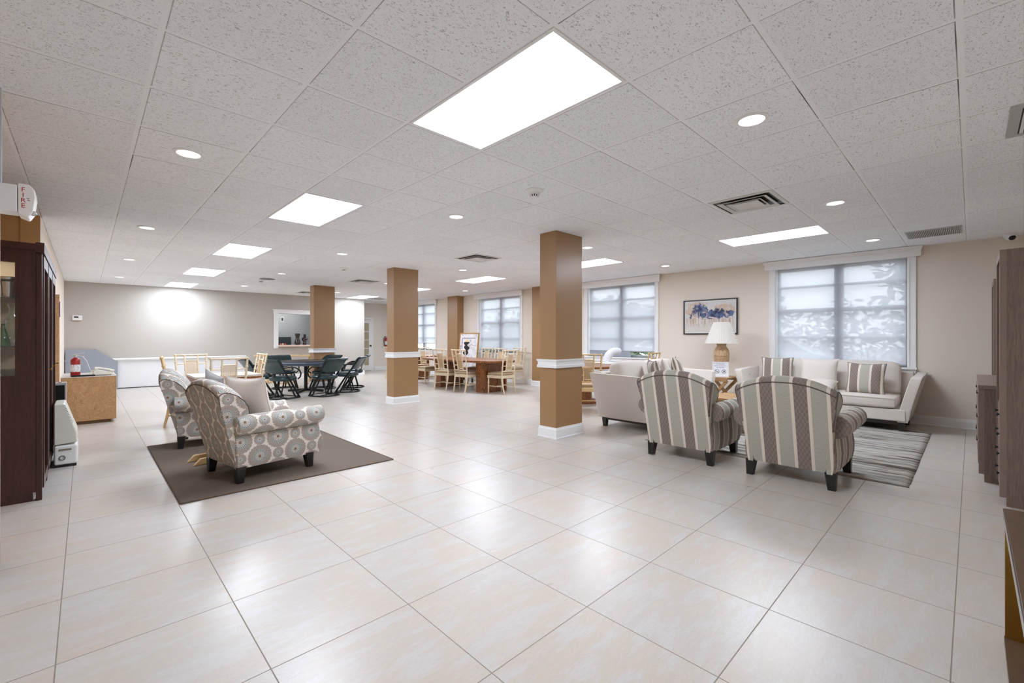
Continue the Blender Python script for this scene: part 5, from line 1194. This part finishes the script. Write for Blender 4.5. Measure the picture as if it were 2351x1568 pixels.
for k, ch in enumerate('FIRE'):
    bm = text_bm(ch, 0.034); xform(bm, Matrix.Translation((0.092, -0.0785, 0.042-0.029*k)) @ Matrix.Rotation(PI/2, 4, 'X')); obj('lettering', bm, plain('sign_red', srgb(176, 30, 40), 0.5), t, smooth=0)
bm = new_bm(); box(bm, 0.105, 0.115, -0.0795, -0.077, 0.005, 0.008); box(bm, 0.107, 0.117, -0.0795, -0.077, -0.004, -0.001); obj('grille_slot', bm, M_BLACK, t, smooth=0)
bm = new_bm(); box(bm, -0.352, -0.335, 3.63, 3.66, 2.115, HZ); box(bm, -0.352, -0.328, 3.66, 3.69, 2.115, HZ); o = struct('trim_corner', bm, plain('grey_trim', srgb(196, 198, 202), 0.4), smooth=0)
# ------------------------------------------------------------------ right side cabinets
def tall_unit(label, x0, x1, H, yb=-0.70, yf=-0.15):
    t = thing('tall_bookcase', label, 'cabinet', ((x0+x1)/2, yf, 0)); W_ = (x1-x0)/2; d = yb-yf
    def b(name, *bx, m=M_TAUPE, par=t, **k):
        bm = new_bm()
        for q in bx: box(bm, *q)
        return obj(name, bm, m, par, smooth=0, **k)
    b('side_panel', (-W_, -W_+0.03, d, -0.035, 0.0, H)); b('side_panel', (W_-0.03, W_, d, -0.035, 0.0, H))
    b('stile', (-W_-0.001, -W_+0.05, -0.035, 0, 0.065, H), m=M_TAUPE2); b('stile', (W_-0.05, W_+0.001, -0.035, 0, 0.065, H), m=M_TAUPE2)
    b('top', (-W_+0.03, W_-0.03, d, -0.035, H-0.03, H), (-W_+0.05, W_-0.05, -0.035, 0, H-0.06, H), m=M_TAUPE2)
    b('back_panel', (-W_+0.03, W_-0.03, d, d+0.01, 0.05, H-0.03)); b('base_rail', (-W_+0.05, W_-0.05, -0.035, -0.01, 0.06, 0.13), m=M_TAUPE2)
    for z in (1.15, 1.55): b('shelf', (-W_+0.03, W_-0.03, d+0.01, -0.06, z, z+0.025))
    b('shelf', (-W_+0.03, W_-0.03, d+0.01, -0.035, 0.76, 0.785))
    for k in range(4):
        z0 = 0.135+k*0.155; dr = b('drawer', (-W_+0.052, W_-0.052, -0.30, -0.006, z0, z0+0.15), m=M_TAUPE)
        for s in (-1, 1):
            bm = new_bm(); lathe(bm, [(0.006, -0.006), (0.006, 0.002), (0.014, 0.006), (0.012, 0.013), (0.002, 0.015)], (s*0.15, 0, z0+0.075), 12, 'y'); obj('knob', bm, M_BLACKM, dr)
    return t
tall_unit('tall taupe oak bookcase filling the right edge of the picture', 5.04, 5.70, 1.955)
tall_unit('tall taupe oak bookcase further back, beyond the low dresser', 7.46, 8.12, 1.955, yf=-0.175)
t = thing('low_dresser', 'low taupe oak dresser with dark handles between the two tall bookcases', 'dresser', (6.58, -0.045, 0))
CUR = [t]
def b(name, *bx, m=M_TAUPE, par=None, **k):
    bm = new_bm()
    for q in bx: box(bm, *q)
    return obj(name, bm, m, par or CUR[0], smooth=0, **k)
b('body', (-0.83, 0.83, -0.62, -0.035, 0.0, 0.825)); b('top', (-0.84, 0.84, -0.63, 0.005, 0.825, 0.86), m=M_TAUPE2, bevel=0.003)
b('stile', (-0.831, -0.78, -0.035, 0, 0.07, 0.825), m=M_TAUPE2); b('stile', (0.78, 0.831, -0.035, 0, 0.07, 0.825), m=M_TAUPE2); b('base_rail', (-0.78, 0.78, -0.035, -0.008, 0.07, 0.14), m=M_TAUPE2)
for k in range(3):
    for j in range(2):
        z0 = 0.15+k*0.222; x0 = -0.775+j*0.78; dr = b('drawer', (x0, x0+0.77, -0.034, 0.004, z0, z0+0.20), m=M_TAUPE, bevel=0.003)
        b('handle', (x0+0.28, x0+0.49, 0.004, 0.013, z0+0.16, z0+0.175), m=M_BLACKM, par=dr)
# glass top table at the right edge
t = thing('glass_side_table', 'brown framed glass top table on brass legs at the lower right edge', 'table', (2.22, -0.36, 0)); CUR[0] = t
lx, ly, hh = 0.56, 0.265, 0.565
b('frame', (-lx, lx, ly-0.09, ly, hh-0.035, hh), (-lx, lx, -ly, -ly+0.09, hh-0.035, hh), (-lx, -lx+0.09, -ly+0.09, ly-0.09, hh-0.035, hh), (lx-0.09, lx, -ly+0.09, ly-0.09, hh-0.035, hh), m=plain('walnut_brown', srgb(92, 70, 52), 0.35, 0, 0.5, 12, 0.03, 0.25))
b('chrome_edge', (-lx-0.003, lx+0.003, ly, ly+0.004, hh-0.035, hh-0.002), (lx, lx+0.003, -ly, ly, hh-0.035, hh-0.002), m=M_CHROME)
b('glass_top', (-lx+0.088, lx-0.088, -ly+0.088, ly-0.088, hh-0.012, hh-0.002), m=plain('green_tint_glass', srgb(150, 162, 160), 0.05, 0, 0.8))
for sx in (-1, 1):
    for sy in (-1, 1): b('leg', (sx*(lx-0.01)-0.008, sx*(lx-0.01)+0.008, sy*(ly-0.03)-0.028, sy*(ly-0.03)+0.028, 0.03, hh-0.035), m=M_BRASS)
b('base_frame', (-lx, lx, ly-0.08, ly, 0, 0.03), (-lx, lx, -ly, -ly+0.08, 0, 0.03), (-lx, -lx+0.08, -ly+0.08, ly-0.08, 0, 0.03), (lx-0.08, lx, -ly+0.08, ly-0.08, 0, 0.03), m=plain('walnut_brown', srgb(92, 70, 52), 0.35, 0, 0.5, 12, 0.03, 0.25))
# ------------------------------------------------------------------ outdoors
bm = new_bm(); box(bm, XW+0.2, 60, -30, 50, -0.35, -0.15); o = obj('ground_outside', bm, M_OUTG, smooth=0); o['kind'] = 'structure'
M_LEAF = [plain('leaf_%d' % i, c, 0.6, 0, 0.3, 4, 0, 0.3) for i, c in enumerate((srgb(70, 104, 52), srgb(92, 124, 66), srgb(54, 86, 48)))]
M_TRUNK = plain('bark', srgb(96, 82, 68), 0.9)
def leaves(bm, c, R, n, s, fl=0.9):
    for _ in range(n):
        d = Vector((random.gauss(0, 1), random.gauss(0, 1), random.gauss(0, 1))).normalized()*random.uniform(0.55, 1.0)
        p = Vector(c)+Vector((d.x*R[0], d.y*R[1], d.z*R[2])); a = Vector((random.uniform(-1, 1), random.uniform(-1, 1), random.uniform(-.7, .5))).normalized()
        b_ = a.cross(Vector((random.uniform(-1, 1), random.uniform(-1, 1), random.uniform(-1, 1)))).normalized(); L = s*random.uniform(.7, 1.2)
        v = [bm.verts.new(p+q) for q in (Vector((0, 0, 0)), a*L*.35+b_*L*.20, a*L*.75+b_*L*.16, a*L, a*L*.75-b_*L*.16, a*L*.35-b_*L*.20)]
        bm.faces.new(v)
def shrub(label, c, R, n, s, m, nm='shrub', cat='shrub', trunk=None, group=None):
    t = thing(nm, label, cat, (c[0], c[1], -0.15), 0, group)
    bm = new_bm(); leaves(bm, (0, 0, c[2]+0.15), R, n, s); obj('foliage', bm, M_LEAF[m], t, smooth=0)
    bm = new_bm()
    top = c[2]+0.15
    tube(bm, [(0, 0, 0), (0.05*R[0], 0.03, top*0.5), (0, 0, top)], [0.03+0.02*R[2], 0.025+0.015*R[2], 0.015], 8); obj('trunk', bm, M_TRUNK, t); return t
shrub('broad leaved tree close outside the right part of the large window', (11.6, 0.55, 2.55), (0.8, 0.85, 0.75), 300, 0.30, 0, 'tree', 'tree')
shrub('broad leaved tree outside the left edge of the large window', (13.6, 4.3, 2.2), (0.9, 0.7, 0.9), 300, 0.28, 1, 'tree', 'tree')
shrub('flowering hedge low outside the large window, right part', (12.9, 0.6, 0.35), (0.6, 1.5, 0.55), 900, 0.12, 2)
shrub('low clipped hedge outside the large window, left part', (12.4, 3.3, 0.25), (0.7, 1.5, 0.45), 800, 0.11, 1)
bm = new_bm()
for _ in range(160):
    p = Vector((12.9+random.uniform(-.75, .3), 0.6+random.uniform(-1.5, 1.5), random.uniform(0.4, 0.95)))
    bmesh.ops.create_icosphere(bm, subdivisions=1, radius=0.035, matrix=Matrix.Translation(p))
o = obj('blossom', bm, plain('pink_petals', srgb(224, 150, 160), 0.6), smooth=0); tag(o, 'scatter of pink blossom over the hedge outside the large window', 'flowers'); o['kind'] = 'stuff'
for i, (x, y, h) in enumerate(((22, 3, 2.6), (24, 8, 3.2), (21, 12.5, 2.8), (23, 17, 3.4), (22, 23, 3.0))):
    shrub(('distant round tree seen straight through the large window', 'distant tree between the first two windows', 'distant tree through the second window', 'distant tree between second and third windows', 'distant tree beyond the third window')[i], (x, y, h*0.5), (1.6, 2.6, h*0.62), 700, 0.4, i % 3, 'tree', 'tree')
shrub('palm like bush outside the second window', (12.5, 8.3, 1.6), (0.9, 1.5, 1.1), 420, 0.55, 1, 'shrub', 'shrub')
shrub('leafy bush outside the third window', (13.5, 14.5, 1.0), (1.0, 1.8, 0.9), 600, 0.3, 0)
t = thing('parked_car', 'pale parked car dimly visible low through the large window', 'car', (17.5, 5.2, -0.15), 0.1)
bm = new_bm(); prism(bm, [(-2.1, 0.35), (2.1, 0.35), (2.15, 0.75), (1.5, 0.92), (0.9, 1.38), (-0.9, 1.42), (-1.6, 0.98), (-2.15, 0.85)], -0.85, 0.85, 'y'); xform(bm, Matrix.Rotation(PI/2, 4, 'Z')); obj('body', bm, plain('car_silver', srgb(206, 212, 218), 0.2, 0.3), t, bevel=0.08, smooth=40)
bm = new_bm(); prism(bm, [(1.38, 0.95), (0.88, 1.33), (-0.85, 1.36), (-1.45, 0.99)], -0.86, 0.86, 'y'); xform(bm, Matrix.Rotation(PI/2, 4, 'Z')); obj('window_band', bm, plain('car_glass', srgb(40, 50, 58), 0.1), t, smooth=0)
for x in (-1.3, 1.3):
    for y in (-0.8, 0.8):
        bm = new_bm(); lathe(bm, [(0.001, -0.1), (0.30, -0.1), (0.33, -0.06), (0.33, 0.06), (0.30, 0.1), (0.001, 0.1)], (y, x, 0.33), 24, 'x'); obj('wheel', bm, M_BLACK, t)
